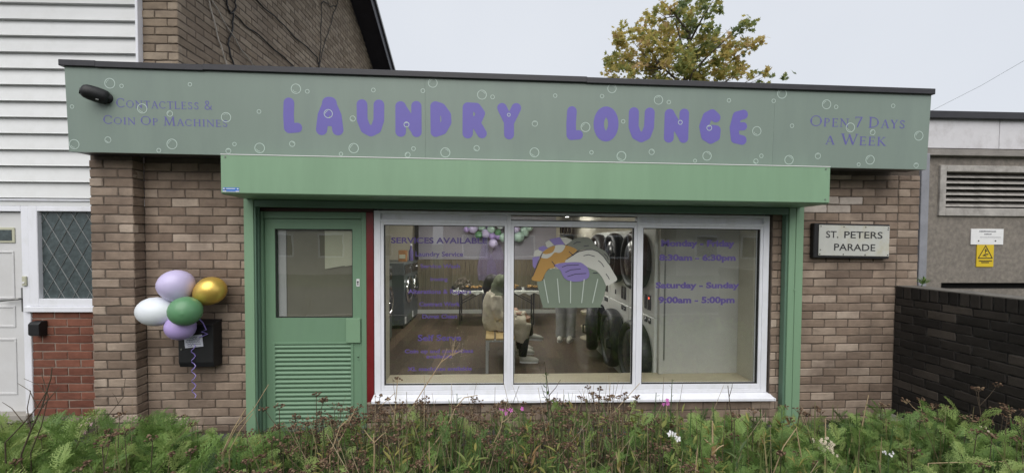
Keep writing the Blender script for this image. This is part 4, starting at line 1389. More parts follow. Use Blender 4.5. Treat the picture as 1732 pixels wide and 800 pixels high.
ws = thing('white_notice', 'small white notice plate on the grey substation wall', 'sign', (4.98, YS, 1.70))
B(4.826, 5.172, YS - .010, YS - .001, 1.703, 1.862).build('plate', MT['white'], ws, bevel=.001)
MT['grey_print'] = M('grey_print', (.22, .22, .24), 0.6, 0.1, 12)
for xa, xb, zc, h in ((4.91, 5.09, 1.838, .012), (4.965, 5.04, 1.810, .011), (4.92, 5.15, 1.778, .004)):
    x = xa
    gm = MB()
    while x < xb - .004:
        wl = random.uniform(.006, .014)
        gm.box(x, min(x + wl, xb), YS - .0125, YS - .0105, zc - h / 2, zc + h / 2 * random.uniform(.4, 1))
        x += wl + random.uniform(.003, .006)
    gm.build('small_print', MT['grey_print'], ws)
for x in (4.905, 5.085):
    MB().disc((x, YS - .0145, 1.742), .006, .004, 'Y', 8).build('screw', MT['letter_black'], ws)
ys = thing('warning_sign', 'yellow electric shock warning sign below the white notice', 'sign', (4.98, YS, 1.47))
MT['yellow'] = M('safety_yellow', (.62, .44, .015), 0.5, 0.05, 6)
B(4.894, 5.076, YS - .009, YS - .001, 1.478, 1.702).build('plate', MT['yellow'], ys, bevel=.001)


def ysp(name, strokes, cell=.0022):
    vs, fs = stroke_mesh(strokes, cell)
    flat_part(name, vs, fs, lambda x, z: (x, YS - .0105, z), MT['letter_black'], ys)


ysp('triangle', [S(.0042, (4.985, 1.692), (4.910, 1.566), (5.060, 1.566), (4.985, 1.692))])
ysp('falling_figure', [S(.006, (4.988, 1.655), (4.988, 1.656)), S(.004, (4.978, 1.645), (5.0, 1.640)), S(.0035, (4.99, 1.645), (4.982, 1.617)), S(.0055, (4.962, 1.592), (4.985, 1.604), (5.012, 1.606)), S(.003, (4.985, 1.604), (4.978, 1.588), (5.0, 1.582))])
for zc, xa, xb in ((1.538, 4.918, 5.056), (1.522, 4.945, 5.028)):
    gm = MB()
    x = xa
    while x < xb - .004:
        wl = random.uniform(.006, .010)
        gm.box(x, x + wl, YS - .0112, YS - .0092, zc - .005, zc + .005)
        x += wl + .004
    gm.build('small_print', MT['letter_black'], ys)

# ================================================================== DARK GARDEN WALL (right, running towards the camera)
dw = thing('dark_brick_wall', 'low soot black brick wall running out from the shop corner', 'wall', (3.82, -1.4, 0))
DX, DT = 3.715, 1.318
core = B(DX + .006, DX + .21, -2.9, -.002, -.05, DT - .008).build('wall_core', MT['mortar_black'], dw)
dit = []
for ya, yb, za, zb in course_list(-2.9, -.004, .06, DT - .112, -.06, .018):
    dit.append((1 / (1 + abs(ya)), (DX, (ya + yb) / 2, (za + zb) / 2), yb - ya, zb - za, MT['brick_black'], '-x'))
y = -.006
while y > -2.88:
    dit.append((2, (DX - .004, y - .0325, DT - .0535), .065, .1025, MT['brick_black'], '-x'))
    y -= .075
lay_bricks(dit, core, 300)
MT['coping'] = M('weathered_coping', (.13, .12, .105), 0.95, 0.3, 9, 0.5, 80)
B(DX - .002, DX + .214, -2.9, -.002, DT - .004, DT + .004).build('coping_bed', MT['coping'], dw)
B(DX - .16, DX - .002, -2.9, -.002, -.05, .135).build('footing', MT['kerb'], dw, bevel=.01)


# ================================================================== TREE BEHIND THE SHOP
def leaf_cloud(name, base_v, base_f, pos, rot, scl, tint, mat, parent=None, label=None, origin=None):
    """many copies of one small leaf, joined: pos (N,3), rot (N,3,3), scl (N), tint (N)"""
    N, V = len(pos), len(base_v)
    bv = np.asarray(base_v, float)
    vv = np.einsum('nij,vj->nvi', rot, bv) * scl[:, None, None] + pos[:, None, :]
    vv = vv.reshape(-1, 3)
    org = np.array(origin if origin is not None else (vv[:, 0].mean(), vv[:, 1].mean(), vv[:, 2].min()))
    vv = vv - org
    sizes = np.array([len(f) for f in base_f])
    flat = np.array([i for f in base_f for i in f])
    loops = (flat[None, :] + (np.arange(N) * V)[:, None]).reshape(-1)
    tot = np.tile(sizes, N)
    start = np.concatenate([[0], np.cumsum(tot)[:-1]])
    me = bpy.data.meshes.new(name)
    me.vertices.add(N * V)
    me.vertices.foreach_set('co', vv.reshape(-1))
    me.loops.add(len(loops))
    me.loops.foreach_set('vertex_index', loops.astype(np.int32))
    me.polygons.add(len(tot))
    me.polygons.foreach_set('loop_start', start.astype(np.int32))
    me.polygons.foreach_set('loop_total', tot.astype(np.int32))
    me.update(calc_edges=True)
    at = me.attributes.new('tint', 'FLOAT', 'POINT')
    at.data.foreach_set('value', np.repeat(tint, V).astype(np.float32))
    me.materials.append(mat)
    return link(name, me, org, parent)


def rand_rot(n, up=0.0, r=rng):
    """random orientations; up>0 pulls the leaf normal (local Z) towards the sky"""
    nrm = r.normal(size=(n, 3))
    nrm /= np.linalg.norm(nrm, axis=1)[:, None]
    nrm[:, 2] = np.abs(nrm[:, 2]) + up
    nrm /= np.linalg.norm(nrm, axis=1)[:, None]
    a = r.normal(size=(n, 3))
    a -= (a * nrm).sum(1)[:, None] * nrm
    a /= np.linalg.norm(a, axis=1)[:, None]
    b = np.cross(nrm, a)
    return np.stack([a, b, nrm], axis=2)


tree = thing('maple_tree', 'autumn maple with yellow and green leaves behind the shop roof', 'tree', (6.6, 11.0, -.05))
MT['bark'] = M('grey_bark', (.10, .085, .07), 0.95, 0.3, 8, 0.6, 30)
MT['leaf'] = leaf_mat('maple_leaf', [(.16, .205, .095), (.24, .285, .10), (.35, .345, .11), (.50, .42, .13), (.56, .44, .16), (.52, .37, .20)], 0.6, 0.5)
tr = MB()
tr.tube([(6.6, 11, -.1), (6.62, 11, 1.5), (6.58, 11.02, 3.0), (6.65, 11, 4.6), (6.75, 10.95, 6.5), (6.9, 11, 8.4), (7.05, 11, 9.9)], [.26, .21, .18, .15, .11, .06, .02], 10)
limbs = []
for i in range(26):
    z0 = 3.2 + i * .24
    a = i * 2.4
    L = 2.4 * (1 - .55 * (i / 26))
    p0 = Vector((6.62 + .012 * i, 11, z0))
    p1 = p0 + Vector((math.cos(a) * L * .5, math.sin(a) * L * .5, L * .42))
    p2 = p0 + Vector((math.cos(a) * L, math.sin(a) * L, L * .75))
    tr.tube([p0, p1, p2], [.05, .032, .01], 6)
    limbs.append((p0, p1, p2))
tr.build('trunk', MT['bark'], tree, smooth=60)
LV = [(0, -.15, 0), (.18, .05, .02), (.50, .02, .05), (.30, .30, .03), (.42, .62, .06), (.12, .55, .02), (0, 1.0, .0), (-.12, .55, .02), (-.42, .62, .06), (-.30, .30, .03), (-.50, .02, .05), (-.18, .05, .02), (0, .3, .0)]
LF = [(12, 0, 1, 2), (12, 2, 3, 4), (12, 4, 5, 6), (12, 6, 7, 8), (12, 8, 9, 10), (12, 10, 11, 0)]
# clumps: (x, z, radius, tone) seen from the street, each a loose spray of leaves on its own twig
clumps = [(4.35, 7.75, .42, .50), (4.15, 8.25, .28, .30), (4.75, 8.1, .42, .60), (4.70, 8.85, .32, .50), (4.95, 9.35, .28, .35), (5.15, 8.85, .36, .66), (5.25, 8.15, .46, .74), (5.45, 7.65, .5, .45), (5.75, 8.5, .44, .62), (5.70, 9.25, .30, .70), (5.85, 9.75, .30, .42),
          (6.25, 9.75, .30, .60), (6.35, 9.25, .34, .66), (6.15, 8.8, .42, .50), (6.25, 8.1, .50, .42), (6.75, 8.9, .42, .55), (6.8, 8.2, .52, .30), (6.95, 9.4, .34, .22), (7.25, 9.9, .36, .15), (7.55, 10.2, .38, .15), (7.05, 10.35, .30, .12), (7.75, 9.75, .30, .15), (7.35, 9.3, .28, .18), (7.45, 8.6, .36, .15),
          (7.3, 7.9, .46, .28), (7.75, 8.2, .34, .15), (8.05, 8.9, .34, .40), (8.35, 8.4, .38, .62), (8.75, 8.75, .34, .68), (8.85, 9.25, .32, .15), (9.15, 8.85, .28, .62), (9.45, 8.75, .26, .14), (8.75, 8.15, .40, .66), (8.9, 7.75, .40, .58), (8.3, 7.7, .42, .30), (9.2, 7.85, .24, .5), (7.85, 7.6, .4, .4), (9.85, 7.62, .20, .10), (9.98, 7.86, .14, .10)]
for i in range(46):
    a = rng.uniform(0, 6.28)
    rr = rng.uniform(.2, 2.6)
    clumps.append((6.7 + rr * math.cos(a), rng.uniform(5.0, 7.4), rng.uniform(.4, .55), rng.uniform(.15, .6)))
pos, tin = [], []
sprays = []
clumps = [(6.45 + (x - 6.6) * .90 if x < 9.7 else x - .08, z, r, t) for x, z, r, t in clumps]
for x, z, r, t in clumps:
    for _ in range(7):
        d = rng.normal(size=3)
        depth = rng.uniform(-1.3, 1.3)
        sprays.append((x + d[0] * r * .75, 11 + depth, z + depth * .40 + d[2] * r * .62, r * rng.uniform(.26, .54), t + rng.normal(0, .10)))
for x, y, z, r, t in sprays:
    n = int(rng.integers(34, 60) * (r / .22) ** 1.6)
    p = np.array([x, y, z]) + rng.normal(size=(n, 3)) * np.array([r * .62, r * .62, r * .50])
    pos.append(p)
    tin.append(np.clip(t + .07 + rng.normal(0, .15, n), 0, 1))
pos, tin = np.concatenate(pos), np.concatenate(tin)
n = len(pos)
crown = leaf_cloud('crown', LV, LF, pos, rand_rot(n, .3), rng.uniform(.10, .19, n), tin, MT['leaf'], tree)
tw = MB()
for x, z, r, t in clumps[:39]:
    b = min(limbs, key=lambda l: (l[2] - Vector((x, 11, z))).length)
    e = Vector((x, 11, z + r * .5))
    s0 = b[1]
    mid = (s0 + e) / 2 + Vector((0, 0, -.15))
    tw.tube([s0, mid, e], [.022, .014, .005], 5)
tw.build('twigs', MT['bark'], tree)

ov = MB().tube([(20.4, 17.5, 7.3 + .0), (19.65, 14.0, 7.75), (19.29, 12.05, 8.0), (18.7, 10.3, 8.2), (17.6, 6.0, 8.75), (16.5, 2.0, 9.3)], .006, 4).build('overhead_wire', MT['screw'])
tag(ov, 'thin overhead wire crossing the sky above the substation', 'wire')

# ================================================================== INSIDE THE SHOP
FL = .05
MT['lino_wood'] = M('brown_vinyl_plank', (.085, .060, .042), 0.45, 0.28, 7, 0.05, 30, orand=0.35, aniso=(6, 1, 1))
MT['lilac_wall'] = M('lilac_wall_paint', (.33, .32, .365), 0.8, 0.04, 2)
MT['panel_wood'] = M('wood_effect_slat', (.175, .152, .108), 0.6, 0.22, 6, 0.1, 30, orand=0.16, aniso=(6, 6, .6))
MT['ceil'] = M('white_ceiling', (.70, .70, .66), 0.9, 0.04, 2)
MT['sill_wood'] = M('pale_wood_sill', (.42, .37, .26), 0.5, 0.1, 5, 0.05, 20, aniso=(.8, 8, 8))
MT['skirt'] = M('white_skirting', (.60, .62, .58), 0.6, 0.04, 3)
tag(B(-2.5, 2.5, .30, 8.8, -.05, .038).build('floor', MT['lino_wood']), 'shop floor', None, kind='structure')
fl = bpy.data.objects['floor']
_pm = [MB().box(-.0895, .0895, -.598, .598, 0, .012).mesh('plank', MT['lino_wood'], (0, 0, 0), .0012)[0] for _ in range(2)]
for i in range(26):
    for k in range(8):
        x, y = -2.35 + i * .18, .92 + k * 1.2 + (i * .47 % 1.2) - .6
        if -2.2 < x < 1.75 and .95 < y < 8.0:
            link('plank', random.choice(_pm), (x, y, .038), fl)
iw = MB()
iw.box(-2.5, -1.752, 6.0, 6.12, FL, 2.47)
iw.box(1.475, 1.56, 6.0, 6.12, FL, 2.47)
iw.box(-2.499, -2.46, .30, 8.8, FL, 2.47)
iw.box(2.40, 2.499, .34, 8.8, FL, 2.47)
iw.box(-2.46, 2.40, 8.70, 8.79, FL, 2.47)
iw.build('interior_wall', MT['plaster'])
tag(bpy.data.objects['interior_wall'], 'cream interior walls', None, kind='structure')
bw = B(-1.752, 1.475, 6.0, 6.12, FL, 2.47).build('back_wall', MT['lilac_wall'])
tag(bw, 'lilac back wall of the shop above wood panelling', None, kind='structure')
_slm = [MB().box(-.0485, .0485, -.014 - .003 * v, 0, 0, 1.148).mesh('slat', MT['panel_wood'], (0, 0, 0), .003)[0] for v in range(2)]
for i in range(32):
    link('slat', _slm[i % 2], (-1.70 + i * .101, 5.998, .138), bw)
B(-1.752, 1.475, 5.972, 5.999, FL, .137).build('skirting_board', MT['skirt'], bw)
B(-1.752, 1.475, 5.975, 5.999, 1.287, 1.300).build('panel_cap', MT['panel_wood'], bw)
pb_ = MB().box(-1.80, -1.72, 5.93, 5.999, 1.30, 2.2).build('boxed_pipe', MT['black'], bw)
tag(B(-2.5, 2.5, .30, 8.8, 2.471, 2.56).build('ceiling', MT['ceil']), 'white shop ceiling', None, kind='structure')
# reveals and timber board round the window, wall above the door inside
rv = MB()
rv.box(-1.036, -.992, .100, .36, .30, 1.99)
rv.box(2.430, 2.53, .100, .36, .26, 1.99)
rv.box(-1.036, 2.53, .100, .36, 1.952, 1.99)
tag(rv.build('window_reveal', MT['plaster']), 'cream plaster reveal round the shop window', None, kind='structure')
ws_ = MB().box(-.991, 2.429, .100, .372, .300, .415).build('window_board', MT['sill_wood'], bevel=.004)
tag(ws_, 'pale wooden window board inside the shop', None, kind='structure')
MT['partition'] = M('white_melamine_board', (.40, .395, .36), 0.55, 0.05, 3)
pt = thing('partition', 'white boxed partition board behind the right window pane', 'partition', (2.05, .36, .05))
B(1.672, 2.428, .330, .348, .4165, 1.951).build('board', MT['partition'], pt)
B(1.628, 1.672, .310, .372, .4165, 1.951).build('edge_post', MT['partition'], pt, bevel=.003)
B(1.676, 1.690, .322, .3295, .55, 1.75).build('metal_strip', MT['screw'], pt)
# room behind the door, closed off by an added, unseen screen so that the glass backing is lit from outside only
tag(B(-2.1, -1.04, .30, .33, FL, 1.99).build('door_light_block', MT['plaster']), 'cream screen wall behind the shop door', None, kind='structure')

# ceiling lights
MT['lamp'] = emit_mat('ceiling_lamp_diffuser', (1.0, .97, .90), 13.0)
MT['lamp_back'] = emit_mat('tube_lamp', (1.0, .98, .94), 14.0)
for x, y, lab in ((-.9, 2.2, 'lit square ceiling panel near the washing machines'), (.6, 2.2, 'lit square ceiling panel above the bench'), (-.9, 4.4, 'lit square ceiling panel left above the food table'), (.6, 4.4, 'lit square ceiling panel right above the food table')):
    t = thing('ceiling_light', lab, 'ceiling light', (x, y, 2.43), 'square ceiling panels')
    B(x - .31, x + .31, y - .31, y + .31, 2.446, 2.470).build('frame', MT['upvc'], t)
    B(x - .28, x + .28, y - .28, y + .28, 2.436, 2.4455).build('diffuser', MT['lamp'], t)
for x, y, lab in ((2.02, 6.95, 'lit white tube light on the back room ceiling'),):
    t = thing('tube_light', lab, 'ceiling light', (x, y, 2.42))
    B(x - .06, x + .06, y - .75, y + .75, 2.440, 2.470).build('batten', MT['upvc'], t)
    B(x - .045, x + .045, y - .70, y + .70, 2.405, 2.4395).build('tube', MT['lamp_back'], t, bevel=.01)
    MB().box(x - .25, x - .18, y + .1, y + .17, 2.40, 2.47).build('sensor', MT['black'], t)

# shelf with bottles in the back room
sf = thing('wall_shelf', 'grey shelf unit in the lit back room', 'shelf', (2.0, 8.4, .05))
for z in (.9, 1.45, 1.95):
    B(1.6, 2.38, 8.35, 8.69, z, z + .02).build('board', MT['screw'], sf)
for x in (1.61, 2.37):
    B(x - .01, x + .01, 8.36, 8.68, FL, 2.1).build('upright', MT['screw'], sf)
_bot = MB().tube([(0, 0, 0), (0, 0, .16), (0, 0, .19), (0, 0, .20), (0, 0, .25)], [.035, .035, .018, .014, .014], 10).mesh('bottle', MT['black'], (0, 0, 0), smooth=50)[0]
for i in range(7):
    o = link('bottle', _bot, (1.68 + i * .095, 8.48, 1.97))
    tag(o, ('leftmost', 'second', 'third', 'fourth', 'fifth', 'sixth', 'last')[i] + ' dark bottle from the left on the back room shelf', 'bottle', 'bottles on the back room shelf')

# ------------------------------------------------------------------ machines
MT['steel_dark'] = M('anthracite_enamel', (.075, .090, .092), 0.35, 0.08, 4)
MT['chrome'] = M('chrome', (.70, .70, .70), 0.12, 0.04, 6, metal=1.0)
MT['cab_white'] = M('white_enamel', (.56, .57, .54), 0.35, 0.04, 4)
MT['ring_black'] = M('black_door_ring', (.011, .012, .014), 0.5, 0.15, 6)
MT['smoke_glass'] = M('smoked_glass', (.016, .018, .022), 0.22, 0.2, 4)
MT['panel_black'] = M('black_display', (.012, .012, .014), 0.2, 0.1, 6)
MT['led'] = emit_mat('red_led', (1.0, .12, .06), 1.2)


def washer(y0, y1, label):
    t = thing('washing_machine', label, 'washing machine', (-2.07, (y0 + y1) / 2, FL), 'grey front loading washing machines')
    B(-2.44, -1.68, y0 + .005, y1 - .005, FL + .06, 1.30).build('cabinet', MT['steel_dark'], t, bevel=.012, seg=2)
    B(-2.40, -1.70, y0 + .03, y1 - .03, FL, FL + .0595).build('plinth', MT['black'], t)
    ym = (y0 + y1) / 2
    d = MB()
    d.torus((-1.655, ym, .76), .225, .030, 'X', 32, 10, 1.1)
    dr_ = d.build('door_ring', MT['chrome'], t, smooth=180)
    MB().ell((-1.665, ym, .76), (.07, .20, .20), 20, 12).build('door_glass', MT['smoke_glass'], dr_, smooth=180)
    MB().tube([(-1.645, ym - .27, .74), (-1.59, ym - .27, .74), (-1.585, ym - .21, .76)], .012, 6).build('door_handle', MT['chrome'], dr_)
    B(-1.679, -1.668, y0 + .04, y1 - .04, 1.08, 1.26).build('control_panel', MT['panel_black'], t, bevel=.004)
    MB().disc((-1.668, ym + .2, 1.17), .03, .02, 'X', 16).build('dial', MT['chrome'], t)
    B(-1.679, -1.671, y0 + .06, y0 + .16, .14, .26).build('service_label', MT['white'], t)


washer(2.60, 3.32, 'dark grey washing machine nearest the window, half hidden by the reveal')
washer(4.25, 4.95, 'dark grey washing machine with a soap box standing on it')
washer(4.96, 5.66, 'dark grey washing machine furthest back against the panelled wall')
sb_ = thing('soap_box', 'orange soap powder box on top of a washing machine', 'box', (-1.85, 4.9, 1.301))
B(-1.92, -1.76, 4.84, 4.96, 1.3015, 1.53).build('carton', M('orange_carton', (.30, .13, .03), .6, .2, 12), sb_, bevel=.004)
B(-1.90, -1.78, 4.835, 4.8395, 1.36, 1.44).build('label_patch', MT['paper'], sb_)
lt_ = thing('detergent_bottle', 'purple detergent bottle standing behind the soap box', 'bottle', (-1.73, 5.25, 1.301))
MB().tube([(-1.745, 5.25, 1.3015), (-1.745, 5.25, 1.50), (-1.745, 5.25, 1.55), (-1.745, 5.25, 1.57), (-1.745, 5.25, 1.62)], [.05, .05, .025, .022, .022], 12).build('bottle_body', MT['vinyl'], lt_, smooth=50)
MB().tube([(-1.745, 5.25, 1.6205), (-1.745, 5.25, 1.66)], [.026, .024], 12).build('cap', MT['white'], lt_, smooth=50)


def dryer(y0, y1, z0, z1, label, swing=0.0):
    t = thing('tumble_dryer', label, 'tumble dryer', (2.0, (y0 + y1) / 2, z0), 'stacked white tumble dryers')
    X0 = 1.60
    B(X0, 2.38, y0 + .004, y1 - .004, z0, z1).build('cabinet', MT['cab_white'], t, bevel=.008)
    ym, zm = (y0 + y1) / 2, (z0 + z1) / 2 + (.06 if z0 < .5 else .0)
    if z0 < .5:
        zm = .50
        r0 = .325
    else:
        zm = 1.51
        r0 = .275
    d = MB()
    d.torus((0, 0, 0), r0, .042, 'X', 40, 10, 1.9)
    g_ = MB().ell((0, 0, 0), (.10, r0 - .02, r0 - .02), 28, 14)
    h_ = MB().tube([(-.07, -r0 + .02, -.06), (-.12, -r0 + .02, -.05), (-.12, -r0 + .02, .05), (-.07, -r0 + .02, .06)], .012, 6)
    hinge = Vector((X0 - .01, ym + r0, zm))

    def swing_xf(p):
        q = Vector(p) + Vector((-.055, -r0, 0))
        q = Matrix.Rotation(-swing, 3, 'Z') @ q
        return tuple(hinge + q)
    d.xf = g_.xf = h_.xf = swing_xf
    ring = d.build('door_ring', MT['ring_black'], t, smooth=180)
    g_.build('door_glass', MT['smoke_glass'], ring, smooth=180)
    h_.build('door_handle', MT['ring_black'], ring, smooth=180)
    MB().disc((X0 - .003, ym, zm), r0 - .03, .002, 'X', 36).build('drum_opening', MT['panel_black'], t)
    zc = .97 if z0 < .5 else 1.035
    if z0 > .5:
        for k, (dy, w) in enumerate(((-.26, .07), (-.16, .05))):
            B(X0 - .010, X0 - .001, ym + dy - w / 2, ym + dy + w / 2, 1.02, 1.17).build('display', MT['panel_black'], t)
        if y0 < .5:
            B(X0 - .012, X0 - .0105, ym - .275, ym - .25, 1.13, 1.15).build('lamp_red', MT['led'], t)
        MB().prism_x([(ym + .10, 1.04), (ym + .13, 1.04), (ym + .125, 1.085), (ym + .115, 1.10), (ym + .10, 1.085)], X0 - .012, X0 - .002).build('coin_slot', MT['panel_black'], t)
    else:
        for k, dy in enumerate((-.27, -.17)):
            B(X0 - .010, X0 - .001, ym + dy - .03, ym + dy + .03, .885, .935).build('coin_unit', MT['panel_black'], t)
            MB().disc((X0 - .016, ym + dy, .912), .012, .006, 'X', 12).build('coin_knob', MT['chrome'], t)
        MB().prism_x([(ym + .22, .11), (ym + .25, .11), (ym + .24, .17), (ym + .225, .19)], X0 - .012, X0 - .002).build('drip_mark', MT['panel_black'], t)


names = ('nearest the window', 'in the middle of the row', 'at the far end of the row')
for i in range(3):
    y0 = .36 + i * .785
    dryer(y0, y0 + .785, FL, .955, 'white lower tumble dryer ' + names[i] + (', its black door ajar' if i == 2 else ''), R(14) if i == 2 else (R(4) if i == 1 else 0))
    dryer(y0, y0 + .785, .957, 1.85, 'white upper tumble dryer ' + names[i])
B(2.38, 2.40, .35, 2.75, FL, 1.9).build('service_panel', MT['screw'], None)
tag(bpy.data.objects['service_panel'], 'grey service panel behind the tumble dryers', 'panel')


# round pedestal stools
def stool(x, y, label):
    t = thing('stool', label, 'stool', (x, y, FL), 'cream pedestal stools')
    MB().tube([(x, y, FL), (x, y, FL + .012), (x, y, FL + .03)], [.19, .185, .03], 24).build('base', MT['sill_wood'], t, smooth=40)
    MB().tube([(x, y, FL + .03), (x, y, FL + .42)], .025, 10).build('stem', MT['chrome'], t, smooth=40)
    MB().tube([(x, y, FL + .42), (x, y, FL + .43), (x, y, FL + .465), (x, y, FL + .475)], [.16, .18, .18, .165], 24).build('seat', MT['sill_wood'], t, smooth=40)


stool(1.70, 3.42, 'round cream pedestal stool just beyond the tumble dryers')
stool(1.92, 4.42, 'round cream pedestal stool further back beside the opening')

# ------------------------------------------------------------------ food table
MT['cloth'] = M('white_table_cover', (.58, .60, .55), 0.6, 0.05, 6, 0.1, 12)
MT['leg'] = M('black_folding_leg', (.03, .028, .03), 0.4, 0.1, 8)
tb = thing('folding_table', 'white topped folding table with black legs by the back wall', 'table', (.06, 4.85, FL))
B(-.82, .94, 4.50, 5.22, .700, .738).build('table_top', MT['cloth'], tb, bevel=.012, seg=2)
sk = MB()
for i in range(40):
    x = -.80 + i * .0435
    dz = .03 + .025 * math.sin(i * 1.3)
    sk.add([(x, 4.496, .735), (x + .0435, 4.496, .735), (x + .0435, 4.492 + .01 * math.sin(i * 2.1 + 2.1), .735 - .03 - .025 * math.sin((i + 1) * 1.3) - .02), (x, 4.492 + .01 * math.sin(i * 2.1), .735 - dz - .02)], [(0, 1, 2, 3)])
sk.build('cover_edge', MT['cloth'], tb)
for x, s in ((-.66, 1), (.82, -1)):
    for y in (4.62, 5.10):
        MB().tube([(x, y, .70), (x, y, FL)], .014, 8).build('leg', MT['leg'], tb)
        MB().tube([(x, y, .46), (x + s * .42, y, .69)], .010, 6).build('brace', MT['leg'], tb)
    MB().tube([(x, 4.62, .20), (x, 5.10, .20)], .011, 6).build('crossbar', MT['leg'], tb)
MT['tray'] = M('black_tray', (.025, .022, .02), 0.4, 0.1, 8)
MT['pastry'] = M('golden_pastry', (.34, .20, .07), 0.7, 0.3, 30, 0.3, 40, orand=0.25)


def tray(x, y, w, d, label, n):
    t = thing('food_tray', label, 'tray', (x, y, .739), 'food trays on the table')
    m = MB()
    m.hexa([(x - w * .46, y - d * .44, .7395), (x + w * .46, y - d * .44, .7395), (x + w * .46, y + d * .44, .7395), (x - w * .46, y + d * .44, .7395),
            (x - w / 2, y - d / 2, .775), (x + w / 2, y - d / 2, .775), (x + w / 2, y + d / 2, .775), (x - w / 2, y + d / 2, .775)])
    m.build('tray_base', MT['tray'], t, bevel=.004)
    for i in range(n):
        px, py = x + rng.uniform(-.42, .42) * w, y + rng.uniform(-.38, .38) * d
        MB().ell((px, py, .79 + rng.uniform(0, .03)), (rng.uniform(.03, .05), .03, .022), 8, 6, Matrix.Rotation(rng.uniform(0, 3), 3, 'Z')).build('pastry', MT['pastry'], t, smooth=180)


tray(-.38, 4.74, .36, .28, 'black tray of pastries beside the mottled bundle', 14)
tray(.42, 4.80, .34, .28, 'black tray of golden pastries at the middle of the table', 14)
tray(.78, 4.76, .28, .28, 'black tray of pastries at the right end of the table', 12)
fb = thing('fluffy_bundle', 'mottled grey brown fluffy bundle on the left end of the table', 'bundle', (-.62, 4.75, .739))
MT['fluff'] = M('mottled_fur', (.10, .08, .065), 0.95, 0.6, 22, 0.8, 40, stain=(.25, .22, .19), stain_scale=12, stain_amt=0.8)
m = MB()
for i in range(70):
    d = rng.normal(size=3)
    d /= np.linalg.norm(d)
    c = np.array((-.63, 4.76, .85)) + d * np.array((.17, .12, .10)) * rng.uniform(.3, 1)
    c[2] = max(c[2], .765)
    m.ell(c, tuple(rng.uniform(.03, .055, 3)), 7, 5)
m.build('fur', MT['fluff'], fb, smooth=180)
MB().ell((-.79, 4.75, .785), (.05, .05, .045), 10, 7).build('ball', MT['black'], fb, smooth=180)
nk = thing('napkin_pile', 'pile of white napkins on the food table', 'napkins', (-.02, 4.75, .739))
MB().hexa([(-.14, 4.62, .7395), (.12, 4.62, .7395), (.14, 4.9, .7395), (-.12, 4.9, .7395), (-.13, 4.63, .77), (.11, 4.63, .765), (.14, 4.9, .80), (-.12, 4.9, .79)]).build('paper_stack', MT['cloth'], nk)

# ------------------------------------------------------------------ garland of balloons and tulle on the back wall
gl = thing('balloon_garland', 'garland of lilac mint and green balloons with purple tulle on the back wall', 'balloon garland', (.15, 5.85, 1.1))
GB = [(-0.585, 2.072, 0.08, 'b_mint'), (-0.605, 1.992, 0.067, 'b_lilac2'), (-0.45, 2.005, 0.107, 'b_lilac'), (-0.255, 2.059, 0.101, 'b_mint'), (-0.329, 1.871, 0.087, 'b_green'), (-0.168, 1.904, 0.101, 'b_lilac'), (-0.04, 1.992, 0.094, 'b_mint'), (0.108, 1.924, 0.08, 'b_green'), (-0.02, 1.844, 0.08, 'b_lilac2'), (0.114, 1.844, 0.087, 'b_lilac2'), (0.007, 1.669, 0.107, 'b_lilac'), (0.242, 1.803, 0.107, 'b_mint'), (0.524, 2.005, 0.087, 'b_lilac'), (0.712, 1.978, 0.094, 'b_mint'), (0.82, 2.045, 0.094, 'b_mint'), (0.591, 1.83, 0.121, 'b_mint'), (0.739, 1.924, 0.08, 'b_mint'), (0.376, 1.884, 0.107, 'b_lilac'), (0.349, 2.045, 0.107, 'b_white'), (0.161, 2.099, 0.094, 'b_white'), (-0.349, 2.139, 0.107, 'b_white'), (-0.134, 2.126, 0.094, 'b_lilac2')]
for X, Z, rr, mt in GB:
    balloon((X, 5.86 + random.uniform(-.05, .03), Z), rr, rr * 1.15, (random.uniform(-.5, .5), -1, random.uniform(-.4, .3)), MT[mt], gl)
m, n, l, p = _new('purple_tulle')
n.remove(p)
t1, t2, t3 = n.new('ShaderNodeBsdfTransparent'), n.new('ShaderNodeBsdfDiffuse'), n.new('ShaderNodeMixShader')
t2.inputs['Color'].default_value = (.36, .31, .52, 1)
t3.inputs['Fac'].default_value = .42
l.new(t1.outputs[0], t3.inputs[1])
l.new(t2.outputs[0], t3.inputs[2])
l.new(t3.outputs[0], n['Material Output'].inputs['Surface'])
MT['tulle'] = m
tl = MB()
for sgn, x0 in ((0, -.20), (1, .10)):
    nU, nV = 14, 10
    vs, fs = [], []
    for j in range(nV + 1):
        t = j / nV
        for i in range(nU + 1):
            u = i / nU - .5
            wv = .10 + .34 * min(1, t * 1.6)
            vs.append((x0 + u * wv + .08 * (t if not sgn else -t * .3), 5.93 - .03 * math.sin(i * 1.9) * t, 1.66 - t * (.85 - .12 * sgn) + .02 * math.sin(i)))
    for j in range(nV):
        for i in range(nU):
            fs.append((j * (nU + 1) + i, j * (nU + 1) + i + 1, (j + 1) * (nU + 1) + i + 1, (j + 1) * (nU + 1) + i))
    tl.add(vs, fs)
tl.build('tulle_drape', MT['tulle'], gl, smooth=180)

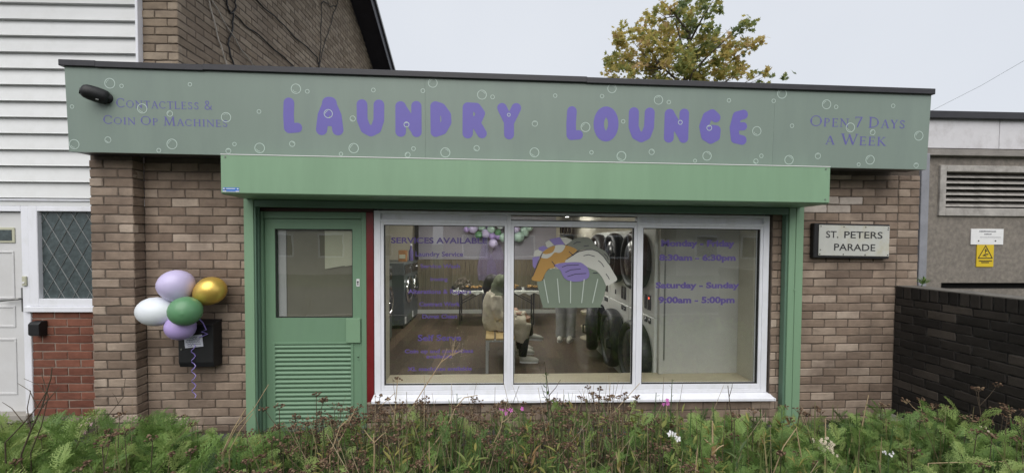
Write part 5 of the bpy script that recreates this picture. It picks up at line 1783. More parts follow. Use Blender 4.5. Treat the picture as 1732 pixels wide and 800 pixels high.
# ------------------------------------------------------------------ bench
MT['bench_wood'] = M('pine_slat', (.50, .36, .17), 0.5, 0.12, 5, 0.05, 20, aniso=(8, .8, 8))
MT['bench_leg'] = M('pale_grey_steel', (.46, .47, .46), 0.4, 0.06, 6)
bn = thing('bench', 'pine slatted bench with pale steel legs in front of the machines', 'bench', (.096, 2.1, FL))
for x0, x1 in ((-.088, .018), (.040, .150), (.172, .278)):
    B(x0, x1, 1.50, 2.72, .478, .502).build('slat', MT['bench_wood'], bn, bevel=.004)
for y in (1.54, 2.66):
    for x in (-.070, .262):
        B(x - .018, x + .018, y - .018, y + .018, FL, .4475).build('leg', MT['bench_leg'], bn, bevel=.003)
    B(-.088, .280, y - .018, y + .018, .448, .477).build('rail', MT['bench_leg'], bn, bevel=.003)
    for x in (.0, .10):
        MB().disc((x, y - .024, .462), .008, .006, 'Y', 8).build('bolt', MT['white'], bn)

# ------------------------------------------------------------------ people: one remeshed body each, clothes as children
MT['skin'] = M('skin', (.30, .17, .11), 0.55, 0.08, 8)
MT['skin2'] = M('lighter_skin', (.42, .27, .19), 0.55, 0.08, 8)
MT['coat'] = M('beige_coat', (.58, .53, .42), 0.85, 0.12, 9, 0.25, 14)
MT['hijab'] = M('sage_headscarf', (.17, .19, .13), 0.85, 0.12, 9, 0.2, 14)
MT['trouser_black'] = M('black_trousers', (.018, .018, .022), 0.8, 0.15, 9)
MT['trouser_grey'] = M('grey_trousers', (.28, .28, .28), 0.85, 0.12, 9, 0.2, 14)
MT['top_black'] = M('black_top', (.022, .020, .026), 0.85, 0.15, 9)
MT['shoe'] = M('off_white_trainer', (.50, .49, .43), 0.6, 0.08, 12)
MT['hair'] = M('dark_hair', (.020, .015, .018), 0.5, 0.2, 20, 0.3, 60)


def remesh(o, vox, smooth=4):
    r = o.modifiers.new('remesh', 'REMESH')
    r.mode = 'VOXEL'
    r.voxel_size = vox
    r.use_smooth_shade = True
    s = o.modifiers.new('smooth', 'SMOOTH')
    s.factor = .5
    s.iterations = smooth


_fold = bpy.data.textures.new('cloth_folds', 'CLOUDS')
_fold.noise_scale = .075
_fold.noise_depth = 1


def folds(o, k=.016):
    d = o.modifiers.new('folds', 'DISPLACE')
    d.texture = _fold
    d.strength = k
    d.mid_level = .5
    d.texture_coords = 'LOCAL'


def hand(mb, w, d, side, curl=.5, s=1.0):
    """palm at w along d, five fingers that curl down, thumb off the side"""
    d = Vector(d).normalized()
    up = Vector((0, 0, 1))
    lat = d.cross(up)
    lat = lat.normalized() if lat.length > .1 else Vector((1, 0, 0))
    nrm = lat.cross(d)
    w = Vector(w)
    mb.tube([w, w + d * .04, w + d * .085], [.024 * s, .034 * s, .032 * s], 8)
    for i, (o_, L) in enumerate(((-.027, .060), (-.009, .072), (.009, .068), (.027, .052))):
        a = w + d * .08 + lat * o_
        b = a + (d * math.cos(curl * .6) - nrm * math.sin(curl * .6)) * L * .5
        c = b + (d * math.cos(curl * 1.6) - nrm * math.sin(curl * 1.6)) * L * .5
        mb.tube([a, b, c], [.009, .0085, .007], 6)
    a = w + d * .02 + lat * (-.028 * side)
    mb.tube([a, a + d * .03 - lat * .022 * side - nrm * .01, a + d * .06 - lat * .016 * side - nrm * .02], [.011, .010, .008], 6)


def head(mb, c, f, s=1.0):
    """skull, jaw, nose, brow, lips and ears; f is the way the face looks"""
    f = Vector(f).normalized()
    lat = f.cross(Vector((0, 0, 1))).normalized()
    c = Vector(c)
    mb.ell(c + f * -.008, (.088 * s, .088 * s, .108 * s), 16, 12)
    mb.ell(c + f * .035 + Vector((0, 0, -.055)), (.052 * s, .052 * s, .062 * s), 12, 9)
    mb.tube([c + f * .088 + Vector((0, 0, .012)), c + f * .108 + Vector((0, 0, -.022)), c + f * .092 + Vector((0, 0, -.032))], [.009, .014, .011], 6)
    mb.tube([c + f * .078 - lat * .045 + Vector((0, 0, .022)), c + f * .088 + Vector((0, 0, .026)), c + f * .078 + lat * .045 + Vector((0, 0, .022))], .010, 6)
    mb.tube([c + f * .082 - lat * .022 + Vector((0, 0, -.056)), c + f * .090 + Vector((0, 0, -.054)), c + f * .082 + lat * .022 + Vector((0, 0, -.056))], .008, 6)
    for s_ in (-1, 1):
        mb.ell(c + lat * .09 * s_ + f * -.005 + Vector((0, 0, -.008)), (.014, .02, .03), 8, 6)


def shoe(parent, heel, d, L=.26, tilt=0.0, mat=None):
    d = Vector(d).normalized()
    lat = d.cross(Vector((0, 0, 1))).normalized()
    h = Vector(heel)
    m = MB()
    m.tube([h - d * .03 + Vector((0, 0, .045)), h + d * .02 + Vector((0, 0, .05)), h + d * .10 + Vector((0, 0, .048)), h + d * .18 + Vector((0, 0, .036)), h + d * (L - .03) + Vector((0, 0, .03))], [.030, .042, .044, .040, .020], 10)
    m.tube([h + d * .01 + Vector((0, 0, .05)), h + d * .005 + Vector((0, 0, .10))], [.042, .040], 10)
    so = m.build('shoe', mat or MT['shoe'], parent, smooth=180)
    s2 = MB()
    n = 14
    prof = []
    for i in range(n):
        a = 2 * math.pi * i / n
        prof.append((L / 2 - .03 + (L / 2) * math.cos(a), .045 * math.sin(a)))
    vs = [h + d * u + lat * v + Vector((0, 0, 0)) for u, v in prof] + [h + d * u + lat * v + Vector((0, 0, .022)) for u, v in prof]
    s2.add(vs, [tuple(range(n - 1, -1, -1)), tuple(range(n, 2 * n))] + [(i, (i + 1) % n, n + (i + 1) % n, n + i) for i in range(n)])
    s2.build('sole', MT['white'], so)
    return so


# seated person in beige, facing right along the bench front
P1 = thing('person', 'person in a beige coat and sage headscarf sitting on the bench with crossed legs', 'person', (.12, 2.05, FL))
b = MB()
Y1 = 2.06
b.tube([(.05, Y1, .55), (.04, Y1, .70), (.04, Y1, .86), (.06, Y1, .97), (.085, Y1, 1.04), (.10, Y1, 1.09)], [.14, .135, .14, .12, .055, .05], 14)
head(b, (.125, Y1, 1.135), (1, -.05, -.08))
b.tube([(.06, Y1 - .09, .56), (.26, Y1 - .09, .595), (.455, Y1 - .08, .60)], [.095, .085, .062], 10)
b.tube([(.455, Y1 - .08, .60), (.44, Y1 - .07, .36), (.415, Y1 - .06, .13)], [.06, .055, .038], 10)
b.tube([(.06, Y1 + .09, .56), (.26, Y1 + .06, .64), (.46, Y1 - .02, .67)], [.095, .085, .062], 10)
b.tube([(.46, Y1 - .02, .67), (.50, Y1 + .04, .52), (.525, Y1 + .10, .40)], [.06, .052, .036], 10)
for s_ in (-1, 1):
    b.tube([(.05, Y1 + .16 * s_, .97), (.06, Y1 + .20 * s_, .80), (.10, Y1 + .19 * s_, .70)], [.055, .048, .042], 8)
    b.tube([(.10, Y1 + .19 * s_, .70), (.24, Y1 + .13 * s_, .70), (.33, Y1 + .05 * s_, .715)], [.042, .036, .026], 8)
    hand(b, (.33, Y1 + .05 * s_, .715), (1, -.45 * s_, .02), s_, .9)
body = b.build('body', MT['skin'], P1)
remesh(body, .008)
c_ = MB()
c_.tube([(.06, Y1, .525), (.035, Y1, .62), (.03, Y1, .75), (.035, Y1, .88), (.05, Y1, .97), (.07, Y1, 1.03)], [.175, .18, .175, .17, .15, .085], 16)
c_.tube([(.06, Y1 - .08, .565), (.26, Y1 - .08, .60), (.45, Y1 - .07, .605)], [.125, .11, .085], 10)
c_.tube([(.06, Y1 + .08, .57), (.26, Y1 + .05, .645), (.46, Y1 - .02, .675)], [.12, .105, .08], 10)
c_.tube([(.45, Y1 - .07, .61), (.42, Y1 - .07, .48), (.37, Y1 - .06, .34)], [.085, .10, .085], 10)
c_.tube([(.25, Y1 - .02, .56), (.36, Y1 - .05, .47), (.36, Y1 - .06, .36)], [.10, .10, .08], 10)
for s_ in (-1, 1):
    c_.tube([(.045, Y1 + .155 * s_, .975), (.045, Y1 + .215 * s_, .80), (.09, Y1 + .20 * s_, .69)], [.08, .075, .068], 8)
    c_.tube([(.09, Y1 + .20 * s_, .69), (.22, Y1 + .14 * s_, .69), (.30, Y1 + .08 * s_, .71)], [.068, .058, .048], 8)
coat = c_.build('coat', MT['coat'], P1)
remesh(coat, .012, 3)
folds(coat)
h_ = MB()
h_.ell((.112, Y1, 1.150), (.112, .112, .112), 16, 12)
h_.tube([(.08, Y1, 1.12), (.065, Y1, 1.04), (.075, Y1, .97)], [.10, .10, .15], 14)
h_.tube([(.10, Y1, 1.05), (.15, Y1, .99), (.17, Y1, .93)], [.08, .075, .05], 12)
hj = h_.build('headscarf', MT['hijab'], P1)
remesh(hj, .012, 3)
folds(hj, .018)
tr_ = MB()
tr_.tube([(.435, Y1 - .07, .40), (.42, Y1 - .06, .26), (.412, Y1 - .06, .14)], [.070, .065, .055], 12)
tr_.tube([(.475, Y1 - .01, .60), (.50, Y1 + .04, .52), (.522, Y1 + .10, .41)], [.072, .064, .05], 12)
tr_.build('trousers', MT['trouser_black'], P1, smooth=180)
shoe(P1, (.40, Y1 - .06, FL), (1, -.12, 0))
shoe(P1, (.50, Y1 + .11, .325), (.85, .25, -.12))

# second seated person, mostly hidden behind the first
P2 = thing('person', 'person with dark hair and black top sitting behind the one in beige', 'person', (.02, 2.50, FL))
Y2 = 2.52
b = MB()
b.tube([(.02, Y2, .55), (.0, Y2, .70), (-.01, Y2, .86), (-.005, Y2, .96), (.0, Y2, 1.02), (.0, Y2, 1.06)], [.13, .125, .13, .11, .055, .05], 14)
head(b, (.0, Y2, 1.105), (.95, .3, -.05), .97)
for s_ in (-1, 1):
    b.tube([(.02, Y2 + .09 * s_, .56), (.24, Y2 + .09 * s_, .58), (.42, Y2 + .09 * s_, .57)], [.09, .08, .06], 10)
    b.tube([(.42, Y2 + .09 * s_, .57), (.42, Y2 + .09 * s_, .34), (.40, Y2 + .09 * s_, .12)], [.06, .052, .036], 10)
    b.tube([(.0, Y2 + .15 * s_, .95), (.02, Y2 + .19 * s_, .78), (.08, Y2 + .17 * s_, .68)], [.05, .045, .04], 8)
    b.tube([(.08, Y2 + .17 * s_, .68), (.20, Y2 + .12 * s_, .68), (.29, Y2 + .07 * s_, .69)], [.04, .034, .025], 8)
    hand(b, (.29, Y2 + .07 * s_, .69), (1, -.2 * s_, -.1), s_, .6)
remesh(b.build('body', MT['skin2'], P2), .008)
c_ = MB()
c_.tube([(.02, Y2, .52), (-.005, Y2, .62), (-.015, Y2, .76), (-.01, Y2, .90), (.0, Y2, .985)], [.155, .16, .155, .15, .09], 16)
for s_ in (-1, 1):
    c_.tube([(.0, Y2 + .145 * s_, .955), (.015, Y2 + .195 * s_, .78), (.07, Y2 + .175 * s_, .68)], [.07, .064, .058], 8)
    c_.tube([(.07, Y2 + .175 * s_, .68), (.18, Y2 + .125 * s_, .68), (.27, Y2 + .08 * s_, .69)], [.058, .05, .042], 8)
remesh(c_.build('top', MT['top_black'], P2), .012, 3)
c_ = MB()
for s_ in (-1, 1):
    c_.tube([(.03, Y2 + .085 * s_, .56), (.24, Y2 + .09 * s_, .585), (.43, Y2 + .09 * s_, .575)], [.105, .095, .075], 10)
    c_.tube([(.43, Y2 + .09 * s_, .575), (.425, Y2 + .09 * s_, .34), (.40, Y2 + .09 * s_, .13)], [.075, .068, .055], 10)
remesh(c_.build('trousers', MT['trouser_black'], P2), .012, 3)
h_ = MB()
h_.ell((-.022, Y2, 1.125), (.105, .103, .108), 16, 12)
h_.tube([(-.07, Y2, 1.12), (-.085, Y2, 1.02), (-.075, Y2, .93)], [.07, .075, .05], 10)
remesh(h_.build('hair', MT['hair'], P2), .012, 2)
for s_ in (-1, 1):
    shoe(P2, (.385, Y2 + .09 * s_, FL), (1, .1 * s_, 0))

# standing person, the upper half behind the basket picture
P3 = thing('person', 'person standing in loose grey trousers and white trainers beyond the basket picture', 'person', (1.24, 3.28, FL))
X3, Y3 = 1.235, 3.27
b = MB()
b.tube([(X3, Y3, .93), (X3, Y3, 1.08), (X3, Y3 + .01, 1.25), (X3, Y3, 1.40), (X3, Y3, 1.47), (X3, Y3 - .01, 1.52)], [.15, .125, .14, .13, .055, .05], 14)
head(b, (X3, Y3 - .02, 1.575), (.2, -1, -.1))
for s_ in (-1, 1):
    x = X3 + .085 * s_
    b.tube([(x, Y3, .93), (x + .004 * s_, Y3, .72), (x + .004 * s_, Y3 - .01, .52)], [.10, .085, .062], 10)
    b.tube([(x + .004 * s_, Y3 - .01, .52), (x, Y3 + .01, .32), (x - .003, Y3 + .02, .13)], [.06, .056, .036], 10)
    b.tube([(X3 + .17 * s_, Y3, 1.40), (X3 + .23 * s_, Y3, 1.20), (X3 + .24 * s_, Y3 - .02, 1.10)], [.052, .046, .04], 8)
    b.tube([(X3 + .24 * s_, Y3 - .02, 1.10), (X3 + .22 * s_, Y3 - .10, .98), (X3 + .18 * s_, Y3 - .17, .92)], [.04, .034, .025], 8)
    hand(b, (X3 + .18 * s_, Y3 - .17, .92), (-.3 * s_, -.8, -.4), s_, .5)
remesh(b.build('body', MT['skin2'], P3), .008)
c_ = MB()
c_.tube([(X3, Y3, .88), (X3, Y3, 1.0), (X3, Y3, 1.15), (X3, Y3, 1.30), (X3, Y3, 1.43)], [.17, .165, .16, .165, .085], 16)
for s_ in (-1, 1):
    c_.tube([(X3 + .16 * s_, Y3, 1.405), (X3 + .235 * s_, Y3, 1.20), (X3 + .245 * s_, Y3 - .02, 1.10)], [.07, .064, .056], 8)
    c_.tube([(X3 + .245 * s_, Y3 - .02, 1.10), (X3 + .225 * s_, Y3 - .09, .99), (X3 + .20 * s_, Y3 - .14, .945)], [.056, .048, .04], 8)
remesh(c_.build('jumper', MT['coat'], P3), .012, 3)
c_ = MB()
for s_ in (-1, 1):
    x = X3 + .085 * s_
    c_.tube([(x - .01 * s_, Y3, .95), (x, Y3, .80), (x + .004 * s_, Y3, .55), (x + .002, Y3 + .01, .32), (x, Y3 + .015, .10)], [.12, .108, .09, .084, .086], 12)
tg = c_.build('trousers', MT['trouser_grey'], P3)
remesh(tg, .012, 3)
folds(tg, .014)
shoe(P3, (X3 - .085, Y3 + .05, FL), (-.25, -1, 0))
shoe(P3, (X3 + .085, Y3 + .02, FL), (-.35, -1, 0))

# ================================================================== PLANTING BED IN FRONT
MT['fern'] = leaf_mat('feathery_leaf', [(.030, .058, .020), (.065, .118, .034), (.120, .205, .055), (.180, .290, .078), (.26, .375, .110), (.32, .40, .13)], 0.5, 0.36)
MT['grassy'] = leaf_mat('grass_blade', [(.05, .10, .03), (.09, .17, .045), (.17, .19, .07), (.30, .25, .13)], 0.6, 0.3)
MT['dead_head'] = leaf_mat('dried_flower_brown', [(.060, .034, .022), (.11, .064, .040), (.17, .105, .066), (.26, .19, .12)], 0.9, 0.1)
MT['stem_dark'] = M('dark_dry_stem', (.075, .055, .036), 0.9, 0.3, 30)
MT['stem_green'] = M('green_stem', (.06, .10, .035), 0.7, 0.2, 30)
MT['straw'] = M('straw_stalk', (.40, .30, .175), 0.8, 0.18, 30)
MT['pink'] = M('pink_petal', (.50, .12, .40), 0.6, 0.12, 30)
MT['pale_pink'] = M('pale_pink_petal', (.48, .30, .34), 0.6, 0.12, 30)
MT['white_petal'] = M('white_petal', (.72, .70, .72), 0.6, 0.05, 30)
MT['seed'] = M('pale_seed_fluff', (.46, .40, .32), 0.8, 0.2, 40)
MT['cream_umbel'] = M('cream_umbel', (.52, .46, .34), 0.8, 0.15, 40)


def frond(n_pairs, width, lobes, droop, thin=1.0, seed=0):
    """one feathery leaf along +Y (length 1), normal +Z: rachis, paired leaflets, each with small lobes"""
    r = np.random.default_rng(seed)
    V, F = [], []

    def z(y): return -droop * y * y + .12 * y
    for i in range(4):
        y0, y1 = i / 4, (i + 1) / 4
        w0, w1 = .010 * (1 - y0) + .003, .010 * (1 - y1) + .003
        n = len(V)
        V += [(-w0, y0, z(y0)), (w0, y0, z(y0)), (w1, y1, z(y1)), (-w1, y1, z(y1))]
        F.append((n, n + 1, n + 2, n + 3))

    def dia(p, d, L, w, nz):
        d = np.array(d) / np.linalg.norm(d)
        s = np.array([-d[1], d[0], 0.0])
        p = np.array(p)
        n = len(V)
        V.extend([tuple(p), tuple(p + d * L * .5 + s * w + np.array([0, 0, nz])), tuple(p + d * L), tuple(p + d * L * .5 - s * w - np.array([0, 0, nz * .4]))])
        F.append((n, n + 1, n + 2, n + 3))
    for i in range(n_pairs):
        t = .10 + .86 * i / (n_pairs - 1)
        L = width * (math.sin(math.pi * min(1, t * .82 + .16)) ** .8) * r.uniform(.85, 1.15)
        for s in (-1, 1):
            an = R(52 + 12 * r.uniform(-1, 1)) * (1 - .35 * t)
            d = np.array([s * math.sin(an), math.cos(an), r.uniform(-.15, .25)])
            p = np.array([0, t, z(t)])
            dia(p, d, L, .014 * thin + L * .032, .008)
            for k in range(lobes):
                q = p + d * L * (.30 + .55 * k / max(1, lobes - 1))
                for s2 in (-1, 1):
                    a2 = math.atan2(d[1], d[0]) + s2 * R(48)
                    dia(q, (math.cos(a2), math.sin(a2), d[2] * .5 + r.uniform(-.2, .2)), L * (.46 - .20 * k / max(1, lobes)), .014 * thin + L * .022, .008)
    dia((0, .95, z(.95)), (0, 1, -.1), .12, .02 * thin, .004)
    return V, F


def bed_top(x, y):
    """how high the planting reaches: kept under the shop sill, lower next to the path"""
    h = .40 + .27 * min(1.0, max(0.0, (-.55 - y) / .75))
    h += .05 * math.sin(x * 1.7 + 1.0) + .03 * math.sin(x * 4.1 + y * 2.0)
    if x > 2.9:
        h -= .05
    if x < -1.4:
        h -= .045
    return h


def clumps_of_fronds(name, n_clumps, fr, per, length, xr, yr, mat, tone, keep=None, label=None, up=(15, 70), seed=1, hscale=1.0):
    r = np.random.default_rng(seed)
    pos, rot, scl, tint = [], [], [], []
    for _ in range(n_clumps):
        x, y = r.uniform(*xr), r.uniform(*yr)
        if keep is not None and r.uniform() > keep(x, y):
            continue
        H = bed_top(x, y) * r.uniform(.62, 1.04) * hscale
        lx, ly = r.normal(0, .05), r.normal(0, .05)
        tone_c = tone + r.normal(0, .20)
        for k in range(per):
            t = (k + r.uniform(0, 1)) / per
            zz = .06 + (H - .10) * (t ** .7)
            az, el = r.uniform(0, 2 * math.pi), R(r.uniform(*up)) * (.35 + .65 * t)
            d = np.array([math.cos(az) * math.cos(el), math.sin(az) * math.cos(el), math.sin(el)])
            side = np.array([-math.sin(az), math.cos(az), 0.0])
            roll = r.normal(0, .45)
            nrm = np.cross(side, d)
            nrm = -nrm if nrm[2] < 0 else nrm
            s2 = np.cross(d, nrm)
            a = s2 * math.cos(roll) + nrm * math.sin(roll)
            nz = np.cross(a, d)
            pos.append((x + lx * t, y + ly * t, zz))
            rot.append(np.stack([a, d, nz], axis=1))
            scl.append(r.uniform(*length))
            tint.append(np.clip(tone_c + .55 * (t - .62) + r.normal(0, .10), 0.02, .98))  # upper fronds tinted brighter, lower ones darker: light and shade put into the tint
    pos, rot, scl, tint = np.array(pos), np.array(rot), np.array(scl), np.array(tint)
    o = leaf_cloud(name, fr[0], fr[1], pos, rot, scl, tint, mat, origin=(0, -1.4, .05))
    return tag(o, label, 'foliage', kind='stuff')


f1 = frond(10, .30, 2, .30, .8, 1)
f2 = frond(9, .36, 2, .18, .85, 2)
f3 = frond(12, .30, 2, .40, .55, 3)
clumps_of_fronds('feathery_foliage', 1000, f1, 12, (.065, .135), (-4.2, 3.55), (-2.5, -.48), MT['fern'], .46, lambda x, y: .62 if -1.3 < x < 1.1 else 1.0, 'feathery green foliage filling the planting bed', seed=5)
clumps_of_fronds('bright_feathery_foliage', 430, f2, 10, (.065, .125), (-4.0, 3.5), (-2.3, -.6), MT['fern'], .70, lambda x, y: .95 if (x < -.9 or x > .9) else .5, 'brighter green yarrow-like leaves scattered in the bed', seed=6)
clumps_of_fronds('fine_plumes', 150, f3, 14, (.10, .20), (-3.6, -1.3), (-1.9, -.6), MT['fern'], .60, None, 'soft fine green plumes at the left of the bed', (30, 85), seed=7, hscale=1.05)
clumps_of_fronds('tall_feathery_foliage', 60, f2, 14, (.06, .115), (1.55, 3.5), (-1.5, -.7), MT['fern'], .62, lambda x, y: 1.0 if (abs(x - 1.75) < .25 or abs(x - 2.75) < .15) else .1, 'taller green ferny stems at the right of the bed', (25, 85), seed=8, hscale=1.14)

# narrow-leaved weeds, mostly in the middle of the bed
LW_V = [(0, 0, 0), (.085, .30, .03), (.075, .62, .02), (0, 1, -.10), (-.075, .62, .02), (-.085, .30, .03)]
LW_F = [(0, 1, 2, 3), (0, 3, 4, 5)]
MT['weed'] = leaf_mat('narrow_weed_leaf', [(.060, .090, .038), (.095, .145, .052), (.15, .21, .066), (.23, .27, .08), (.34, .31, .09), (.26, .15, .07)], 0.6, 0.35)
clumps_of_fronds('narrow_leaved_weeds', 420, (LW_V, LW_F), 24, (.035, .085), (-1.5, 2.2), (-2.3, -.6), MT['weed'], .42, None, 'narrow leaved weeds mixed through the middle of the bed', (5, 75), seed=31, hscale=1.04)
OV_V = [(0, 0, 0), (.22, .25, .03), (.26, .55, .02), (0, 1, -.06), (-.26, .55, .02), (-.22, .25, .03)]
clumps_of_fronds('broad_leaved_weeds', 120, (OV_V, LW_F), 16, (.03, .06), (-4.0, 3.5), (-2.3, -.6), MT['weed'], .50, None, 'small oval leaved weeds scattered in the bed', (5, 60), seed=32, hscale=.95)

# grass blades among them
r = np.random.default_rng(9)
GV = [(-.016, 0, 0), (.016, 0, 0), (.013, .5, .06), (-.013, .5, .06), (.002, 1, -.02), (-.002, 1, -.02)]
GF = [(0, 1, 2, 3), (3, 2, 4, 5)]
N = 2400
px_, py_ = r.uniform(-4, 3.5, N), r.uniform(-2.4, -.5, N)
az, el = r.uniform(0, 6.283, N), np.radians(r.uniform(45, 88, N))
d = np.stack([np.cos(az) * np.cos(el), np.sin(az) * np.cos(el), np.sin(el)], 1)
sd = np.stack([-np.sin(az), np.cos(az), np.zeros(N)], 1)
nz_ = np.cross(sd, d)
rot = np.stack([sd, d, nz_], axis=2)
ht = np.array([bed_top(a, b) for a, b in zip(px_, py_)])
g_ = leaf_cloud('grass_blades', GV, GF, np.stack([px_, py_, np.full(N, .06)], 1), rot, ht * r.uniform(.5, 1.05, N), np.clip(r.normal(.5, .28, N), 0, 1), MT['grassy'], origin=(0, -1.4, .05))
tag(g_, 'grass blades growing among the ferny leaves', 'grass', kind='stuff')

# ------------------------------------------------------------------ dried flower heads: a brown mass, and single stalks as things
BUT_V, BUT_F = [], []
for j, (h, w) in enumerate(((-.5, .35), (-.1, 1.0), (.35, .8), (.5, .2))):
    for i in range(6):
        a = i * math.pi / 3 + j * .3
        BUT_V.append((w * math.cos(a), w * math.sin(a), h))
for j in range(3):
    for i in range(6):
        BUT_F.append((j * 6 + i, j * 6 + (i + 1) % 6, (j + 1) * 6 + (i + 1) % 6, (j + 1) * 6 + i))
BUT_F.append((23, 22, 21, 20, 19, 18))


def corymb(r, top, spread, n):
    """points of the small buttons of a flat-topped head and the branch segments that carry them"""
    pts, segs = [], []
    base = np.array(top) - np.array([0, 0, spread * 1.1])
    for i in range(n):
        a = r.uniform(0, 6.283)
        rr = spread * math.sqrt(r.uniform(0, 1))
        p = np.array(top) + np.array([rr * math.cos(a), rr * math.sin(a), r.normal(0, spread * .18) - rr * .25])
        pts.append(p)
        segs.append((base + np.array([0, 0, spread * .4 * r.uniform(0, 1)]), p))
    return pts, segs


def in_brown(x, r):
    for a, b, w in ((-1.36, -.60, 1.0), (-.60, .15, .75), (.15, 1.02, .80), (-2.6, -1.36, .16), (1.02, 2.6, .09), (2.6, 3.5, .16)):
        if a <= x < b:
            return r.uniform() < w
    return False


r = np.random.default_rng(21)
bp_, bt_, stem_ = [], [], MB()
for _ in range(1000):
    x, y = r.uniform(-2.6, 3.45), r.uniform(-1.9, -.62)
    if not in_brown(x, r):
        continue
    top = bed_top(x, y) * r.uniform(.72, 1.14) + .03
    lx, ly = r.normal(0, .035, 2)
    pts, segs = corymb(r, (x + lx, y + ly, top), r.uniform(.020, .046), int(r.integers(9, 20)))
    for p in pts:
        bp_.append(p)
        bt_.append(r.uniform(0, 1))
    stem_.tube([(x, y, .06), (x + lx * .5, y + ly * .5, top * .55), tuple(np.array(segs[0][0]))], [.0028, .0024, .0016], 4, cap=False)
    for a, b in segs[::2]:
        stem_.tube([tuple(a), tuple(b)], .0010, 3, cap=False)
bp_ = np.array(bp_)
nb_ = len(bp_)
o = leaf_cloud('dried_flower_heads', BUT_V, BUT_F, bp_, rand_rot(nb_, 1.0), r.uniform(.0045, .0080, nb_), np.array(bt_), MT['dead_head'], origin=(0, -1.2, .05))
tag(o, 'mass of small brown dried flower heads above the foliage', 'dried flowers', kind='stuff')
o = stem_.build('dried_flower_stems', MT['stem_dark'])
tag(o, 'thin dark stems carrying the brown dried flower heads', 'dried stems', kind='stuff')


# a tangle of thin dry stems, thickest in the middle of the bed
r = np.random.default_rng(77)
N = 520
tx = np.where(r.uniform(size=N) < .7, r.uniform(-1.4, 1.3, N), r.uniform(-3.2, 3.4, N))
ty = r.uniform(-2.0, -.62, N)
az, el = r.uniform(0, 6.283, N), np.radians(r.uniform(38, 86, N))
d = np.stack([np.cos(az) * np.cos(el), np.sin(az) * np.cos(el) * .6, np.sin(el)], 1)
sd = np.stack([np.ones(N), np.zeros(N), np.zeros(N)], 1)
sd -= (sd * d).sum(1)[:, None] * d
sd /= np.linalg.norm(sd, axis=1)[:, None]
rot = np.stack([sd, d, np.cross(sd, d)], axis=2)
TV = [(-.0035, 0, 0), (.0035, 0, 0), (0, 0, .006), (-.003, .5, .05), (.003, .5, .05), (0, .5, .055), (-.0012, 1, .0), (.0012, 1, .0), (0, 1, .002)]
TF = [(0, 1, 4, 3), (1, 2, 5, 4), (2, 0, 3, 5), (3, 4, 7, 6), (4, 5, 8, 7), (5, 3, 6, 8)]
th = np.array([bed_top(a, b) for a, b in zip(tx, ty)])
MT['tangle'] = leaf_mat('dry_grass_stem', [(.09, .06, .04), (.18, .13, .08), (.32, .25, .15), (.45, .37, .24)], 0.8, 0.1)
o = leaf_cloud('dry_stem_tangle', TV, TF, np.stack([tx, ty, np.full(N, .06)], 1), rot, th * r.uniform(.75, 1.28, N), r.uniform(0, 1, N), MT['tangle'], origin=(0, -1.4, .05))
tag(o, 'tangle of thin dry brown stems through the bed', 'dry stems', kind='stuff')


def dried_plant(base, tip, label, branches, spread=.035, n=12, seed=0, mat='stem_dark', r0=.0035, lean=None):
    """a single dried flower stalk: stem with side branches, every branch ending in a flat brown head"""
    r = np.random.default_rng(seed)
    base, tip = np.array(base, float), np.array(tip, float)
    t = thing('dried_flower_stalk', label, 'dried flower', tuple(base), 'single dried flower stalks in the bed')
    st = MB()
    mid = (base + tip) / 2 + r.normal(0, .012, 3)
    st.tube([tuple(base), tuple(mid), tuple(tip - np.array([0, 0, spread]))], [r0, r0 * .85, r0 * .6], 6)
    P, T = [], []
    ends = [(tip, spread)]
    for k in range(branches):
        f = .45 + .45 * k / max(1, branches)
        s0 = base + (tip - base) * f
        a = r.uniform(0, 6.283)
        L = np.linalg.norm(tip - base) * r.uniform(.16, .34)
        e = s0 + np.array([math.cos(a) * L * .7, math.sin(a) * L * .3, L * r.uniform(.6, 1.0)])
        st.tube([tuple(s0), tuple((s0 + e) / 2 + np.array([0, 0, -.008])), tuple(e)], [r0 * .55, r0 * .45, r0 * .35], 5)
        ends.append((e, spread * r.uniform(.55, .9)))
    for e, sp in ends:
        pts, segs = corymb(r, e, sp, n)
        P += pts
        for a, b in segs:
            st.tube([tuple(a), tuple(b)], r0 * .28, 3)
    st.build('stem', MT[mat], t)
    P = np.array(P)
    leaf_cloud('flower_heads', BUT_V, BUT_F, P, rand_rot(len(P), 1.0, r), r.uniform(.005, .0085, len(P)), r.uniform(0, 1, len(P)), MT['dead_head'], t)['kind'] = 'stuff'
    return t


def straw(pts, r0, label, mat='straw', fork=None, name='dry_stalk', cat='dry stalk'):
    t = thing(name, label, cat, tuple(pts[0]), 'dry straw stalks in the bed')
    P = [Vector(p) for p in pts]
    out = []
    for i in range(len(P) - 1):
        for k in range(4):
            out.append(P[i].lerp(P[i + 1], k / 4))
    out.append(P[-1])
    n = len(out)
    MB().tube(out, [r0 * (1 - .55 * i / n) for i in range(n)], 6).build('stalk', MT[mat], t, smooth=60)
    for f in (fork or []):
        MB().tube([Vector(q) for q in f], [r0 * .6, r0 * .45, r0 * .3][:len(f)] if len(f) <= 3 else r0 * .4, 5).build('side_shoot', MT[mat], t)
    return t

